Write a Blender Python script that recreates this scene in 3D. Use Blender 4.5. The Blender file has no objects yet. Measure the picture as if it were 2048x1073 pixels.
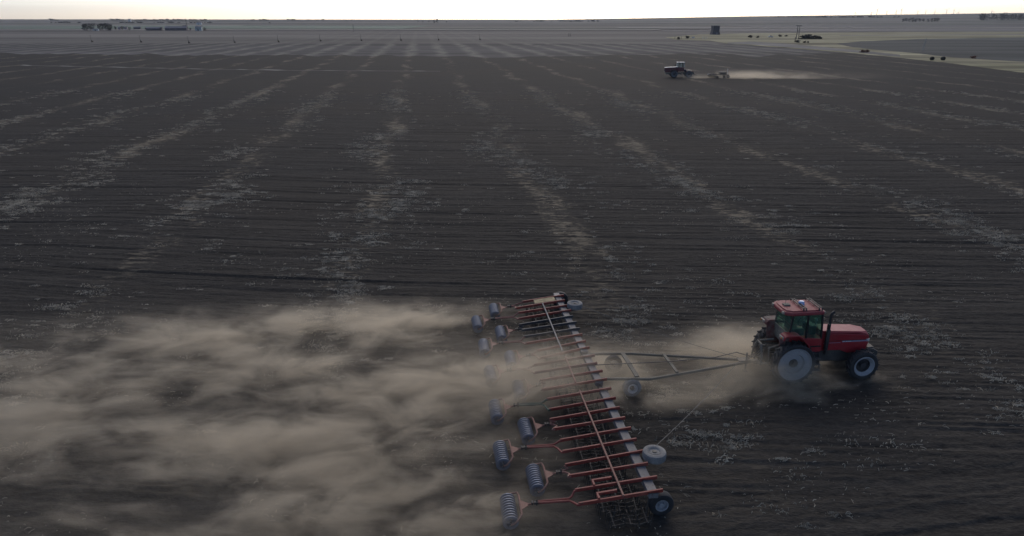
import bpy, bmesh, math, random
import numpy as np
from mathutils import Vector, Matrix

# ------------------------------------------------------------------ camera, sky, sun, exposure
SC = bpy.context.scene
C = SC.collection
FPX, CAM_H = 1366.0, 14.1                      # focal length in photo pixels (2048 wide), drone height in metres
PITCH = math.atan2(536.5 - 40.0, FPX)
cam = bpy.data.cameras.new("camera")
cam.sensor_width = 36.0
cam.lens = 36.0 * FPX / 2048.0
cam.clip_start = 0.2
cam.clip_end = 40000.0
cam_o = bpy.data.objects.new("camera", cam)
C.objects.link(cam_o)
cam_o.location = (0, 0, CAM_H)
cam_o.rotation_euler = (math.pi / 2 - PITCH, 0, 0)
SC.camera = cam_o

SUN_EL, SUN_AZ = math.radians(31.0), math.radians(5.3)     # azimuth clockwise from +Y
w = bpy.data.worlds.new("World")
SC.world = w
w.use_nodes = True
nt = w.node_tree
bg = nt.nodes["Background"]
sky = nt.nodes.new("ShaderNodeTexSky")
sky.sky_type = 'NISHITA'
sky.sun_disc = False
sky.sun_elevation = SUN_EL
sky.sun_rotation = SUN_AZ
sky.altitude = 0
sky.air_density = 0.45
sky.dust_density = 1.0
sky.ozone_density = 0.6
nt.links.new(sky.outputs[0], bg.inputs[0])
bg.inputs[1].default_value = 0.108

sun = bpy.data.lights.new("sun", 'SUN')
sun.energy = 0.7
sun.angle = math.radians(60.0)
sun.color = (1.0, 0.91, 0.78)
sun_o = bpy.data.objects.new("sun", sun)
C.objects.link(sun_o)
sd = Vector((math.sin(SUN_AZ) * math.cos(SUN_EL), math.cos(SUN_AZ) * math.cos(SUN_EL), math.sin(SUN_EL)))
sun_o.rotation_euler = sd.to_track_quat('Z', 'Y').to_euler()

SC.view_settings.view_transform = 'Standard'
SC.view_settings.look = 'None'
SC.view_settings.gamma = 1.0
SC.view_settings.use_curve_mapping = False
SC.view_settings.exposure = 0.5
cy = SC.cycles
cy.use_denoising = True
cy.max_bounces = 6
cy.diffuse_bounces = 2
cy.glossy_bounces = 2
cy.transmission_bounces = 4
cy.transparent_max_bounces = 12
cy.volume_bounces = 1
cy.volume_max_steps = 256
cy.sample_clamp_indirect = 4.0

rng = random.Random(7)
nrng = np.random.default_rng(11)
PI = math.pi

# ------------------------------------------------------------------ pixels to directions, terrain
cp, sp = math.cos(PITCH), math.sin(PITCH)
def ray(px, py):
    a, b = (px - 1024.0) / FPX, (py - 536.5) / FPX
    return Vector((a, cp - b * sp, -sp - b * cp))
def G(px, py, z=0.0):
    d = ray(px, py)
    t = (z - CAM_H) / d.z
    return Vector((d.x * t, d.y * t, z))
RIDGE_X = [-9000, 0, 1024, 1100, 1300, 1500, 1700, 2048, 9000]
RIDGE_H = [17, 18, 16, 15, 29, 43, 51, 64, 70]
def terrain(x, y):
    x = np.asarray(x, float); y = np.asarray(y, float)
    d = np.hypot(x, y)
    ppx = np.where(y > 1, 1024 + FPX * x / np.maximum(y * cp, 1.0), np.where(x > 0, 9000, -9000))
    h = np.interp(ppx, RIDGE_X, RIDGE_H)
    t = np.clip((d - 2000) / 5000, 0, 1)
    return h * t * t * (3 - 2 * t)
def on_terrain(px, py):
    d = ray(px, py)
    if d.z < 0:
        t0 = -CAM_H / d.z
        if math.hypot(d.x, d.y) * t0 < 2000: return Vector((d.x * t0, d.y * t0, 0.0))
    t = 1500.0
    while t < 12000:
        p = d * t
        if CAM_H + p.z <= float(terrain(p.x, p.y)):
            break
        t *= 1.004
    p = d * t
    return Vector((p.x, p.y, float(terrain(p.x, p.y))))
def vnoise(x, y, seed=0):
    xi = np.floor(x).astype(np.int64); yi = np.floor(y).astype(np.int64)
    fx = x - xi; fy = y - yi
    fx = fx * fx * (3 - 2 * fx); fy = fy * fy * (3 - 2 * fy)
    def hsh(a, b):
        n = (a * 374761393 + b * 668265263 + seed * 974634777) & 0xFFFFFFFF
        n = ((n ^ (n >> 13)) * 1274126177) & 0xFFFFFFFF
        n = n ^ (n >> 16)
        return (n & 0xFFFF) / 65535.0
    a = hsh(xi, yi); b = hsh(xi + 1, yi); c = hsh(xi, yi + 1); d = hsh(xi + 1, yi + 1)
    return (a * (1 - fx) + b * fx) * (1 - fy) + (c * (1 - fx) + d * fx) * fy

# ------------------------------------------------------------------ node helpers
class NT:
    def __init__(s, mat):
        s.t = mat.node_tree
        s.l = s.t.links
    def n(s, typ, **kw):
        nd = s.t.nodes.new(typ)
        for k, v in kw.items():
            setattr(nd, k, v)
        return nd
    def put(s, sock, val):
        if val is None: return
        if hasattr(val, 'is_linked') or isinstance(val, bpy.types.NodeSocket):
            s.l.new(val, sock)
        else:
            sock.default_value = val
    def m(s, op, a, b=None, c=None, clamp=False):
        nd = s.n('ShaderNodeMath', operation=op, use_clamp=clamp)
        s.put(nd.inputs[0], a)
        if b is not None: s.put(nd.inputs[1], b)
        if c is not None: s.put(nd.inputs[2], c)
        return nd.outputs[0]
    def step(s, v, a, b, lo=0.0, hi=1.0):
        nd = s.n('ShaderNodeMapRange', interpolation_type='SMOOTHSTEP')
        s.put(nd.inputs['Value'], v)
        s.put(nd.inputs['From Min'], a); s.put(nd.inputs['From Max'], b)
        nd.inputs['To Min'].default_value = lo; nd.inputs['To Max'].default_value = hi
        return nd.outputs[0]
    def mapv(s, vec, scale=(1, 1, 1), loc=(0, 0, 0), rotz=0.0):
        nd = s.n('ShaderNodeMapping')
        s.l.new(vec, nd.inputs[0])
        nd.inputs['Location'].default_value = loc
        nd.inputs['Rotation'].default_value = (0, 0, rotz)
        nd.inputs['Scale'].default_value = scale
        return nd.outputs[0]
    def noise(s, vec, scale=1.0, detail=3.0, rough=0.55, dist=0.0):
        nd = s.n('ShaderNodeTexNoise')
        s.l.new(vec, nd.inputs['Vector'])
        nd.inputs['Scale'].default_value = scale
        nd.inputs['Detail'].default_value = detail
        nd.inputs['Roughness'].default_value = rough
        nd.inputs['Distortion'].default_value = dist
        return nd.outputs[0]
    def mix(s, f, a, b):
        nd = s.n('ShaderNodeMix', data_type='RGBA')
        s.put(nd.inputs[0], f)
        for i, v in ((6, a), (7, b)):
            if isinstance(v, bpy.types.NodeSocket): s.l.new(v, nd.inputs[i])
            else: nd.inputs[i].default_value = (*v, 1)
        return nd.outputs[2]
    def bump(s, h, strength=0.5, dist=0.05):
        nd = s.n('ShaderNodeBump')
        s.l.new(h, nd.inputs['Height'])
        nd.inputs['Strength'].default_value = strength
        nd.inputs['Distance'].default_value = dist
        return nd.outputs[0]

def new_mat(name):
    m = bpy.data.materials.new(name)
    m.use_nodes = True
    return m, NT(m), m.node_tree.nodes['Principled BSDF']

DUST = (0.20, 0.175, 0.14)
def painted(name, col, rough=0.45, metal=0.0, dust=0.35, dustcol=DUST, scale=3.0, wear=None):
    """paint or metal with a coat of field dust that lies in patches and on faces turned up"""
    m, t, b = new_mat(name)
    tc = t.n('ShaderNodeTexCoord').outputs['Object']
    n1 = t.noise(tc, scale, 5, 0.65)
    n2 = t.noise(tc, scale * 7, 3, 0.6)
    geo = t.n('ShaderNodeNewGeometry')
    sx = t.n('ShaderNodeSeparateXYZ'); t.l.new(geo.outputs['Normal'], sx.inputs[0])
    up = t.step(sx.outputs[2], 0.2, 0.95)
    f = t.m('ADD', t.m('MULTIPLY', t.step(n1, 0.35, 0.75), dust), t.m('MULTIPLY', up, dust * 0.45))
    f = t.m('MULTIPLY', f, t.step(n2, 0.1, 0.75, 0.55, 1.1), clamp=True)
    base = t.mix(t.step(n2, 0.3, 0.7), tuple(c * 0.85 for c in col), tuple(min(1, c * 1.12) for c in col))
    if wear:
        base = t.mix(t.step(t.noise(tc, scale * 3.1, 4, 0.7), 0.58, 0.66), base, wear)
    c = t.mix(f, base, dustcol)
    t.l.new(c, b.inputs['Base Color'])
    t.l.new(t.m('ADD', t.m('MULTIPLY', f, 0.5), rough, clamp=True), b.inputs['Roughness'])
    b.inputs['Metallic'].default_value = metal
    t.l.new(t.bump(n2, 0.15, 0.01), b.inputs['Normal'])
    return m
def plain(name, col, rough=0.8, var=0.25, scale=2.0, metal=0.0):
    m, t, b = new_mat(name)
    tc = t.n('ShaderNodeTexCoord').outputs['Object']
    n1 = t.noise(tc, scale, 5, 0.6)
    c = t.mix(t.step(n1, 0.3, 0.7), tuple(x * (1 - var) for x in col), tuple(min(1, x * (1 + var)) for x in col))
    t.l.new(c, b.inputs['Base Color'])
    b.inputs['Roughness'].default_value = rough
    b.inputs['Metallic'].default_value = metal
    t.l.new(t.bump(n1, 0.2, 0.03), b.inputs['Normal'])
    return m

ROW_YAW = math.radians(7.3)
ROW_GAP, ROW_0 = 14.2, -4.5
def soil(name, dark, light, straw=0.6, strawcol=(0.30, 0.28, 0.23), bump=0.6, far=False, tint=None, width=3.2, grain=1.0, wide_streaks=0.0, streak_scale=0.5):
    m, t, b = new_mat(name)
    tc = t.n('ShaderNodeTexCoord').outputs['Object']
    rot = t.n('ShaderNodeVectorRotate', rotation_type='Z_AXIS')
    t.l.new(tc, rot.inputs['Vector']); rot.inputs['Angle'].default_value = -ROW_YAW
    s = t.n('ShaderNodeSeparateXYZ'); t.l.new(rot.outputs[0], s.inputs[0])
    streak = t.noise(t.mapv(tc, (0.10 * grain, 1.3 * grain, 1)), 1.0, 5, 0.7, 0.3)
    clod = t.noise(t.mapv(tc, (2.2 * grain, 4.5 * grain, 3)), 1.0, 4, 0.7)
    big = t.noise(t.mapv(tc, (0.02, 0.035, 1)), 1.0, 4, 0.55, 0.5)
    fine = t.noise(t.mapv(tc, (7.0 * grain, 15.0 * grain, 9), (4, 2, 0)), 1.0, 2, 0.6)
    f = t.m('ADD', t.m('MULTIPLY', t.step(streak, 0.3, 0.72), 0.42), t.m('MULTIPLY', t.step(clod, 0.38, 0.68), 0.33))
    f = t.m('ADD', f, t.m('MULTIPLY', t.step(fine, 0.38, 0.68), 0.25))
    col = t.mix(f, dark, light)
    if tint:
        col = t.mix(t.m('MULTIPLY', t.step(big, 0.42, 0.68), 0.7), col, tint)
    if wide_streaks > 0:
        bl = t.noise(t.mapv(tc, (0.010 * streak_scale * 2, 0.030 * streak_scale * 2, 0), (3, 8, 0)), 1.0, 7, 0.72, 0.6)
        col = t.mix(t.step(bl, 0.46, 0.62, 0.0, wide_streaks), col, tuple(c * 0.6 for c in dark))
        col = t.mix(t.step(bl, 0.46, 0.32, 0.0, wide_streaks * 0.8), col, tuple(min(1, c * 1.35) for c in light))
        ws = t.noise(t.mapv(tc, (0.0035 * streak_scale, 0.055 * streak_scale, 0), (11, 5, 0)), 1.0, 7, 0.75, 0.2)
        col = t.mix(t.step(ws, 0.48, 0.62, 0.0, wide_streaks), col, tuple(c * 0.35 for c in dark))
        col = t.mix(t.step(ws, 0.48, 0.34, 0.0, wide_streaks), col, tuple(min(1, c * 1.7) for c in light))
    if straw > 0:
        wob = t.m('MULTIPLY', t.m('SUBTRACT', t.noise(t.mapv(rot.outputs[0], (0.03, 0.045, 1)), 1.0, 4, 0.65), 0.5), 9.0)
        u = t.m('ADD', s.outputs[0], wob)
        fr = t.m('FRACT', t.m('ADD', t.m('DIVIDE', t.m('SUBTRACT', u, ROW_0), ROW_GAP), 0.5))
        d = t.m('MULTIPLY', t.m('ABSOLUTE', t.m('SUBTRACT', fr, 0.5)), ROW_GAP)
        rowm = t.step(d, width, 0.2)
        patch = t.noise(t.mapv(rot.outputs[0], (0.16, 0.07, 1)), 1.0, 3, 0.6)
        bits = t.noise(t.mapv(tc, (0.9, 2.4, 1), (3, 7, 0)), 1.0, 6, 0.75)
        k = t.m('ADD', t.m('MULTIPLY', rowm, 0.30), t.m('MULTIPLY', t.step(patch, 0.35, 0.7), 0.14))
        if far:
            k = t.m('MULTIPLY', t.m('MULTIPLY', rowm, t.step(patch, 0.25, 0.6)), t.step(bits, 0.3, 0.6))
            k = t.m('MULTIPLY', k, straw)
        else:
            th = t.m('SUBTRACT', 0.86, k)
            k = t.m('MULTIPLY', t.step(t.m('SUBTRACT', bits, th), 0.0, 0.12), straw)
            sy_ = t.n('ShaderNodeSeparateXYZ'); t.l.new(tc, sy_.inputs[0])
            k = t.m('MULTIPLY', k, t.step(sy_.outputs[1], 24.0, 60.0, 0.15, 1.0))   # near the headland the straw is real wisps only
        col = t.mix(k, col, strawcol)
    t.l.new(col, b.inputs['Base Color'])
    b.inputs['Roughness'].default_value = 0.95
    b.inputs['Specular IOR Level'].default_value = 0.05
    if bump > 0:
        hh = t.m('ADD', t.m('ADD', t.m('MULTIPLY', streak, 0.55), t.m('MULTIPLY', clod, 0.55)), t.m('MULTIPLY', fine, 0.25))
        t.l.new(t.bump(hh, bump, 0.12), b.inputs['Normal'])
    return m

# ------------------------------------------------------------------ mesh helpers
class MB:
    def __init__(s): s.v = []; s.f = []
    def add(s, vs, fs):
        k = len(s.v)
        s.v += [tuple(v) for v in vs]
        s.f += [tuple(i + k for i in f) for f in fs]
        return s
    def box(s, c, size, rot=None):
        x, y, z = (a / 2 for a in size)
        vs = [Vector((i * x, j * y, k * z)) for i in (-1, 1) for j in (-1, 1) for k in (-1, 1)]
        if rot is not None: vs = [rot @ v for v in vs]
        c = Vector(c)
        return s.add([v + c for v in vs], [(0, 1, 3, 2), (4, 6, 7, 5), (0, 4, 5, 1), (2, 3, 7, 6), (0, 2, 6, 4), (1, 5, 7, 3)])
    def beam(s, p, q, wd, ht, up=(0, 0, 1)):
        p = Vector(p); q = Vector(q); d = (q - p).normalized()
        r = d.cross(Vector(up)).normalized(); u = r.cross(d)
        vs = []
        for a in (p, q):
            for i, j in ((-1, -1), (1, -1), (1, 1), (-1, 1)):
                vs.append(a + r * (i * wd / 2) + u * (j * ht / 2))
        return s.add(vs, [(3, 2, 1, 0), (4, 5, 6, 7), (0, 1, 5, 4), (1, 2, 6, 5), (2, 3, 7, 6), (3, 0, 4, 7)])
    def tube(s, pts, r, n=8):
        pts = [Vector(p) for p in pts]
        rs = r if isinstance(r, (list, tuple)) else [r] * len(pts)
        rings = []
        ref = None
        for i, p in enumerate(pts):
            d = (pts[min(i + 1, len(pts) - 1)] - pts[max(i - 1, 0)]).normalized()
            if ref is None or abs(ref.dot(d)) > 0.95:
                ref = Vector((0, 0, 1)) if abs(d.z) < 0.9 else Vector((1, 0, 0))
            a = d.cross(ref).normalized(); b = d.cross(a)
            rings.append([p + (a * math.cos(2 * PI * k / n) + b * math.sin(2 * PI * k / n)) * rs[i] for k in range(n)])
        k0 = []
        vs = [v for rg in rings for v in rg]
        fs = []
        for i in range(len(pts) - 1):
            for k in range(n):
                k2 = (k + 1) % n
                fs.append((i * n + k, i * n + k2, (i + 1) * n + k2, (i + 1) * n + k))
        fs.append(tuple(range(n - 1, -1, -1)))
        fs.append(tuple((len(pts) - 1) * n + k for k in range(n)))
        return s.add(vs, fs)
    def lathe(s, prof, c=(0, 0, 0), n=32, axis='y', closed=False):
        """prof: (along axis, radius)"""
        c = Vector(c)
        vs = []
        for a, r in prof:
            for k in range(n):
                t = 2 * PI * k / n
                if axis == 'y': v = (r * math.cos(t), a, r * math.sin(t))
                elif axis == 'z': v = (r * math.cos(t), r * math.sin(t), a)
                else: v = (a, r * math.cos(t), r * math.sin(t))
                vs.append(Vector(v) + c)
        fs = []
        L = len(prof)
        for i in range(L if closed else L - 1):
            j = (i + 1) % L
            for k in range(n):
                k2 = (k + 1) % n
                fs.append((i * n + k, j * n + k, j * n + k2, i * n + k2))
        return s.add(vs, fs)
    def prism(s, poly, a, b, plane='xz'):
        def P(u, v, t):
            if plane == 'xz': return (u, t, v)
            if plane == 'xy': return (u, v, t)
            return (t, u, v)
        n = len(poly)
        vs = [P(u, v, a) for u, v in poly] + [P(u, v, b) for u, v in poly]
        fs = [tuple(range(n)), tuple(range(2 * n - 1, n - 1, -1))]
        fs += [(i, i + n, (i + 1) % n + n, (i + 1) % n) for i in range(n)]
        return s.add(vs, fs)
    def mesh(s, name, mat, smooth=False):
        me = bpy.data.meshes.new(name)
        me.from_pydata(s.v, [], s.f)
        bm = bmesh.new(); bm.from_mesh(me)
        bmesh.ops.recalc_face_normals(bm, faces=bm.faces)
        bm.to_mesh(me); bm.free()
        if mat: me.materials.append(mat)
        if smooth:
            me.polygons.foreach_set('use_smooth', [True] * len(me.polygons))
            try: me.set_sharp_from_angle(angle=math.radians(38))
            except Exception: pass
        return me
    def build(s, name, mat, parent=None, smooth=False, bevel=0.0, loc=None):
        o = bpy.data.objects.new(name, s.mesh(name, mat, smooth))
        C.objects.link(o)
        if parent: o.parent = parent
        if loc is not None: o.location = loc
        if bevel:
            b = o.modifiers.new('bevel', 'BEVEL')
            b.width = bevel; b.segments = 2; b.limit_method = 'ANGLE'; b.angle_limit = math.radians(40)
        return o
def tag(o, label=None, cat=None, group=None, kind=None):
    if label: o['label'] = label
    if cat: o['category'] = cat
    if group: o['group'] = group
    if kind: o['kind'] = kind
    return o
def empty(name, loc=(0, 0, 0), rz=0.0, parent=None):
    o = bpy.data.objects.new(name, None)
    C.objects.link(o)
    o.empty_display_size = 0.2
    o.location = loc; o.rotation_euler = (0, 0, rz)
    if parent: o.parent = parent
    return o
def children(o, pool=None): return [c for c in bpy.data.objects if c.parent == o]
def copy_tree(o, parent=None, kids=None):
    if kids is None:
        kids = {}
        for c in bpy.data.objects:
            if c.parent: kids.setdefault(c.parent.name, []).append(c)
    c = o.copy(); C.objects.link(c)
    c.parent = parent
    for ch in kids.get(o.name, []): copy_tree(ch, c, kids)
    return c
def np_mesh(name, verts, faces_flat, nper, mat, smooth=False):
    me = bpy.data.meshes.new(name)
    nf = len(faces_flat) // nper
    me.vertices.add(len(verts)); me.vertices.foreach_set('co', np.ascontiguousarray(verts, dtype=np.float32).ravel())
    me.loops.add(len(faces_flat)); me.loops.foreach_set('vertex_index', np.ascontiguousarray(faces_flat, dtype=np.int32))
    me.polygons.add(nf); me.polygons.foreach_set('loop_start', np.arange(0, nf * nper, nper, dtype=np.int32))
    if smooth: me.polygons.foreach_set('use_smooth', np.ones(nf, dtype=bool))
    me.update(calc_edges=True)
    me.materials.append(mat)
    o = bpy.data.objects.new(name, me); C.objects.link(o)
    return o
def grid_faces(nr, nc):
    i = np.arange((nr - 1) * nc).reshape(nr - 1, nc)[:, :-1]
    return np.stack([i, i + 1, i + nc + 1, i + nc], -1).reshape(-1)

# ------------------------------------------------------------------ materials
M = {}
M['soil'] = soil('tilled soil', (0.026, 0.0245, 0.0225), (0.090, 0.083, 0.073), straw=0.8, strawcol=(0.31, 0.265, 0.19), tint=(0.060, 0.053, 0.044), bump=0.9, width=4.4)
M['stubble'] = soil('grey stubble field', (0.080, 0.077, 0.074), (0.122, 0.117, 0.112), straw=0.75, far=True, bump=0.2, tint=(0.11, 0.106, 0.10), width=4.5, grain=0.3, wide_streaks=0.55)
M['fallow'] = soil('brown fallow field', (0.145, 0.134, 0.118), (0.195, 0.18, 0.158), straw=0.25, far=True, bump=0.1, tint=(0.155, 0.148, 0.135), grain=0.15, wide_streaks=0.5, streak_scale=0.22)
M['right_field'] = soil('dark far field', (0.088, 0.090, 0.083), (0.125, 0.128, 0.117), straw=0.0, bump=0.2, tint=(0.075, 0.082, 0.072), grain=0.25, wide_streaks=0.45)
M['verge'] = soil('dry grass', (0.28, 0.255, 0.16), (0.43, 0.395, 0.265), straw=0.0, bump=0.3, tint=(0.26, 0.255, 0.14), grain=0.3, wide_streaks=0.75, streak_scale=0.9)
M['track'] = soil('dirt track', (0.20, 0.19, 0.17), (0.29, 0.275, 0.25), straw=0.0, bump=0.1, grain=0.3, wide_streaks=0.4)
M['faint_track'] = soil('faint track', (0.12, 0.113, 0.10), (0.22, 0.21, 0.19), straw=0.0, bump=0.1, grain=0.5)
M['pale_patch'] = soil('trodden straw', (0.20, 0.19, 0.165), (0.42, 0.40, 0.35), straw=0.0, bump=0.2, grain=0.7)
M['green'] = plain('green winter crop', (0.075, 0.125, 0.080), 0.95, 0.25, 0.004)
M['dark_band'] = plain('dark ploughland', (0.075, 0.070, 0.068), 0.95, 0.2, 0.004)
M['pale_band'] = plain('pale stubble', (0.26, 0.24, 0.21), 0.95, 0.2, 0.004)
M['straw'] = plain('straw', (0.36, 0.315, 0.235), 0.9, 0.5, 1.1)

# ------------------------------------------------------------------ ground out to the horizon
def ground_mat():
    m, t, b = new_mat('far land')
    tc = t.n('ShaderNodeTexCoord').outputs['Object']
    n1 = t.noise(t.mapv(tc, (0.00035, 0.0022, 0)), 1.0, 3, 0.5, 0.2)
    n2 = t.noise(t.mapv(tc, (0.0006, 0.0035, 0), (40, 20, 0)), 1.0, 2, 0.5)
    n3 = t.noise(t.mapv(tc, (0.0009, 0.008, 0)), 1.0, 4, 0.6)
    c = t.mix(t.step(n1, 0.43, 0.47), (0.07, 0.064, 0.06), (0.19, 0.175, 0.15))
    c = t.mix(t.step(n2, 0.53, 0.57), c, (0.085, 0.10, 0.075))
    c = t.mix(t.m('MULTIPLY', t.step(n3, 0.35, 0.7), 0.5), c, (0.075, 0.07, 0.062))
    t.l.new(c, b.inputs['Base Color'])
    b.inputs['Roughness'].default_value = 1.0
    b.inputs['Specular IOR Level'].default_value = 0.1
    return m
rad = np.concatenate([[0.0], np.geomspace(40, 11600, 130)])
ang = np.linspace(0, 2 * PI, 361)
RR, AA = np.meshgrid(rad, ang, indexing='ij')
gx, gy = RR * np.sin(AA), RR * np.cos(AA)
gz = terrain(gx, gy) - 0.45 + 0.3 * np.clip((RR - 900) / 600, 0, 1)
o = np_mesh('ground', np.stack([gx, gy, gz], -1).reshape(-1, 3), grid_faces(len(rad), len(ang)), 4, ground_mat(), True)
tag(o, kind='structure')

# tilled field: furrows and clods as relief, finer towards the photograph's near side
def far_edge(tt):
    return 288 - np.where(tt < 0, 46 * tt, -70 * np.clip(tt, 0, 0.8))
NC = 440
tcol = np.linspace(-1.15, 1.15, NC)
ys = [5.0]
while ys[-1] < 300.0:
    y = ys[-1]
    ys.append(y + 0.05 * max(1.0, y / 28.0) ** 1.65)
ys = np.array(ys)
YY = ys[:, None] * np.ones(NC)[None, :]
k = np.clip((YY - 150) / (ys[-1] - 150), 0, 1)
rag = 16 * (vnoise(tcol * 30, tcol * 0, 70) - 0.5) + 12 * (vnoise(tcol * 90, tcol * 0, 71) - 0.5) + np.where(tcol > 0, 30 * (vnoise(tcol * 18, tcol * 0 + 3, 72) - 0.5), 0)
YY = YY + k * ((far_edge(tcol) + rag)[None, :] - ys[-1])
XX = tcol[None, :] * (YY + 7)
cs7, sn7 = math.cos(math.radians(7)), math.sin(math.radians(7))
def furrow_coord(X, Y):
    Xc = np.clip(X, -30, 30)
    v = Y + 0.05 * Xc - np.where(Xc < 0, 0.0022 * Xc * Xc, 0)
    a = math.radians(10.5)
    v2 = -math.sin(a) * (X - 5.7) + math.cos(a) * (Y - 17.5)
    return v, v2
V1, V2 = furrow_coord(XX, YY)
near = 1 / (1 + np.exp((V2 + 0.15 * np.sin(XX * 0.7)) / 0.12))
near = np.where(XX > 3.0, near, near * np.clip((XX - 1) / 2, 0, 1))
def relief(v, X, seed):
    h = 0.050 * (vnoise(X / 6.0, v / 0.17, seed) - 0.5)
    h += 0.045 * (vnoise(X / 14.0, v / 0.40, seed + 1) - 0.5)
    h += 0.05 * (vnoise(X / 20.0, v / 1.3, seed + 2) - 0.5)
    g = vnoise(X / 40.0 + 7.3, v / 0.62, seed + 5)
    h -= 0.07 * np.clip((g - 0.72) * 5, 0, 1)
    return h
fade = 1.0 / (1.0 + (YY / 130.0) ** 4)
ZZ = relief(V1, XX, 3) * (1 - near) + relief(V2, XX, 31) * near
ZZ += 0.040 * (vnoise(XX / 0.22, YY / 0.13, 9) - 0.5) + 0.022 * (vnoise(XX / 0.9, YY / 0.4, 10) - 0.5)
ZZ = ZZ * (0.03 + 0.97 * fade)
def field_z(X, Y):
    v1, v2 = furrow_coord(X, Y)
    nr = (1 / (1 + np.exp(np.clip((v2 + 0.15 * np.sin(X * 0.7)) / 0.12, -30, 30))))
    nr = np.where(X > 3.0, nr, nr * np.clip((X - 1) / 2, 0, 1))
    z = relief(v1, X, 3) * (1 - nr) + relief(v2, X, 31) * nr
    return z * (0.03 + 0.97 / (1 + (Y / 130.0) ** 4))
o = np_mesh('tilled_field', np.stack([XX, YY, ZZ], -1).reshape(-1, 3), grid_faces(len(ys), NC), 4, M['soil'], True)
tag(o, kind='structure')

# farther fields, laid as sheets over the ground
def sheet(name, poly, z, mat, label=None, cat=None):
    mb = MB()
    mb.add([(p[0], p[1], z) for p in poly], [tuple(range(len(poly)))])
    o = mb.build(name, mat)
    tag(o, label, cat, kind='structure')
    return o
def pix(poly): return [(q.x, q.y) for q in (G(*p) for p in poly)]
sheet('stubble_field', [(-900, 255), (1000, 255), (1000, 445), (100, 452), (-900, 470)], -0.09, M['stubble'])
sheet('fallow_field', [(-1300, 466), (-900, 463), (100, 446), (1300, 438), (1400, 900), (-1500, 980)], -0.13, M['fallow'])
sheet('green_field', [(-2600, 1150), (-180, 1190), (-200, 1850), (-3200, 1780)], 0.2, M['green'])
sheet('pale_field', [(-1500, 1010), (300, 1050), (320, 1110), (-1600, 1085)], 0.15, M['pale_band'])
sheet('dark_field', [(190, 905), (2000, 880), (2300, 1230), (250, 1240)], 0.15, M['dark_band'])
sheet('pale_field', [(200, 1330), (2400, 1310), (2500, 1420), (200, 1420)], 0.2, M['pale_band'])
sheet('dark_field', [(-1500, 985), (420, 925), (420, 950), (-1500, 1008)], 0.12, M['dark_band'])
sheet('dark_field', [(-3200, 1400), (-900, 1420), (-880, 1520), (-3300, 1500)], 0.28, M['dark_band'])
sheet('pale_field', [(-3400, 1880), (-700, 1860), (-700, 1960), (-3500, 1990)], 0.30, M['pale_band'])
sheet('dark_field', [(-700, 1870), (400, 1900), (400, 2000), (-720, 1985)], 0.30, M['dark_band'])
sheet('green_field', [(500, 1480), (2600, 1460), (2900, 1900), (520, 1880)], 0.28, M['dark_band'])
sheet('grass_verge', pix([(1330, 75), (1400, 69), (1500, 67), (1620, 66), (1800, 64.5), (2500, 62), (2900, 62), (2900, 260), (2500, 205), (2250, 172), (2100, 153), (1990, 139), (1900, 127), (1800, 116.5), (1700, 106.5), (1600, 98.5), (1500, 91), (1455, 88), (1420, 82), (1350, 80)]), 0.035, M['verge'])
sheet('far_field', pix([(1672, 88), (1720, 83.5), (1840, 78.5), (2500, 69), (2900, 68), (2900, 190), (2500, 158), (2250, 137), (2100, 127), (1990, 121), (1900, 115), (1830, 107), (1760, 101), (1700, 94)]), 0.055, M['right_field'])
sheet('dirt_track', pix([(1455, 86), (1500, 83.5), (1560, 87), (1640, 94), (1720, 101.5), (1800, 110), (1800, 114.5), (1700, 104.5), (1600, 97), (1500, 89.5), (1455, 88)]), 0.055, M['track'])
TRK = [(30, 131.0), (200, 134.4), (400, 138.7), (600, 141.6), (880, 143.1)]
def trk_y(x): return float(np.interp(x, [p[0] for p in TRK], [p[1] for p in TRK]))
tr_ = random.Random(21)
tx = 40.0
sheet('dirt_track', pix([(40, trk_y(40) - 0.35)] + [(q, trk_y(q) - 0.35) for q in (200, 400, 600, 880)] + [(q, trk_y(q) + 0.45) for q in (880, 600, 400, 200, 40)]), 0.03, M['faint_track'])
while tx < 840:
    ln = tr_.uniform(18, 60); hw = tr_.uniform(0.5, 1.3)
    sheet('straw_patch', pix([(tx, trk_y(tx)), (tx + ln * 0.3, trk_y(tx + ln * 0.3) - hw), (tx + ln * 0.7, trk_y(tx + ln * 0.7) - hw * 0.7), (tx + ln, trk_y(tx + ln)), (tx + ln * 0.6, trk_y(tx + ln * 0.6) + hw)]), 0.05, M['pale_patch'])
    tx += ln + tr_.uniform(15, 70)
sheet('dirt_track', pix([(1680, 71), (2100, 68.6), (2100, 70), (1680, 72)]), 0.08, M['track'])

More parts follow.
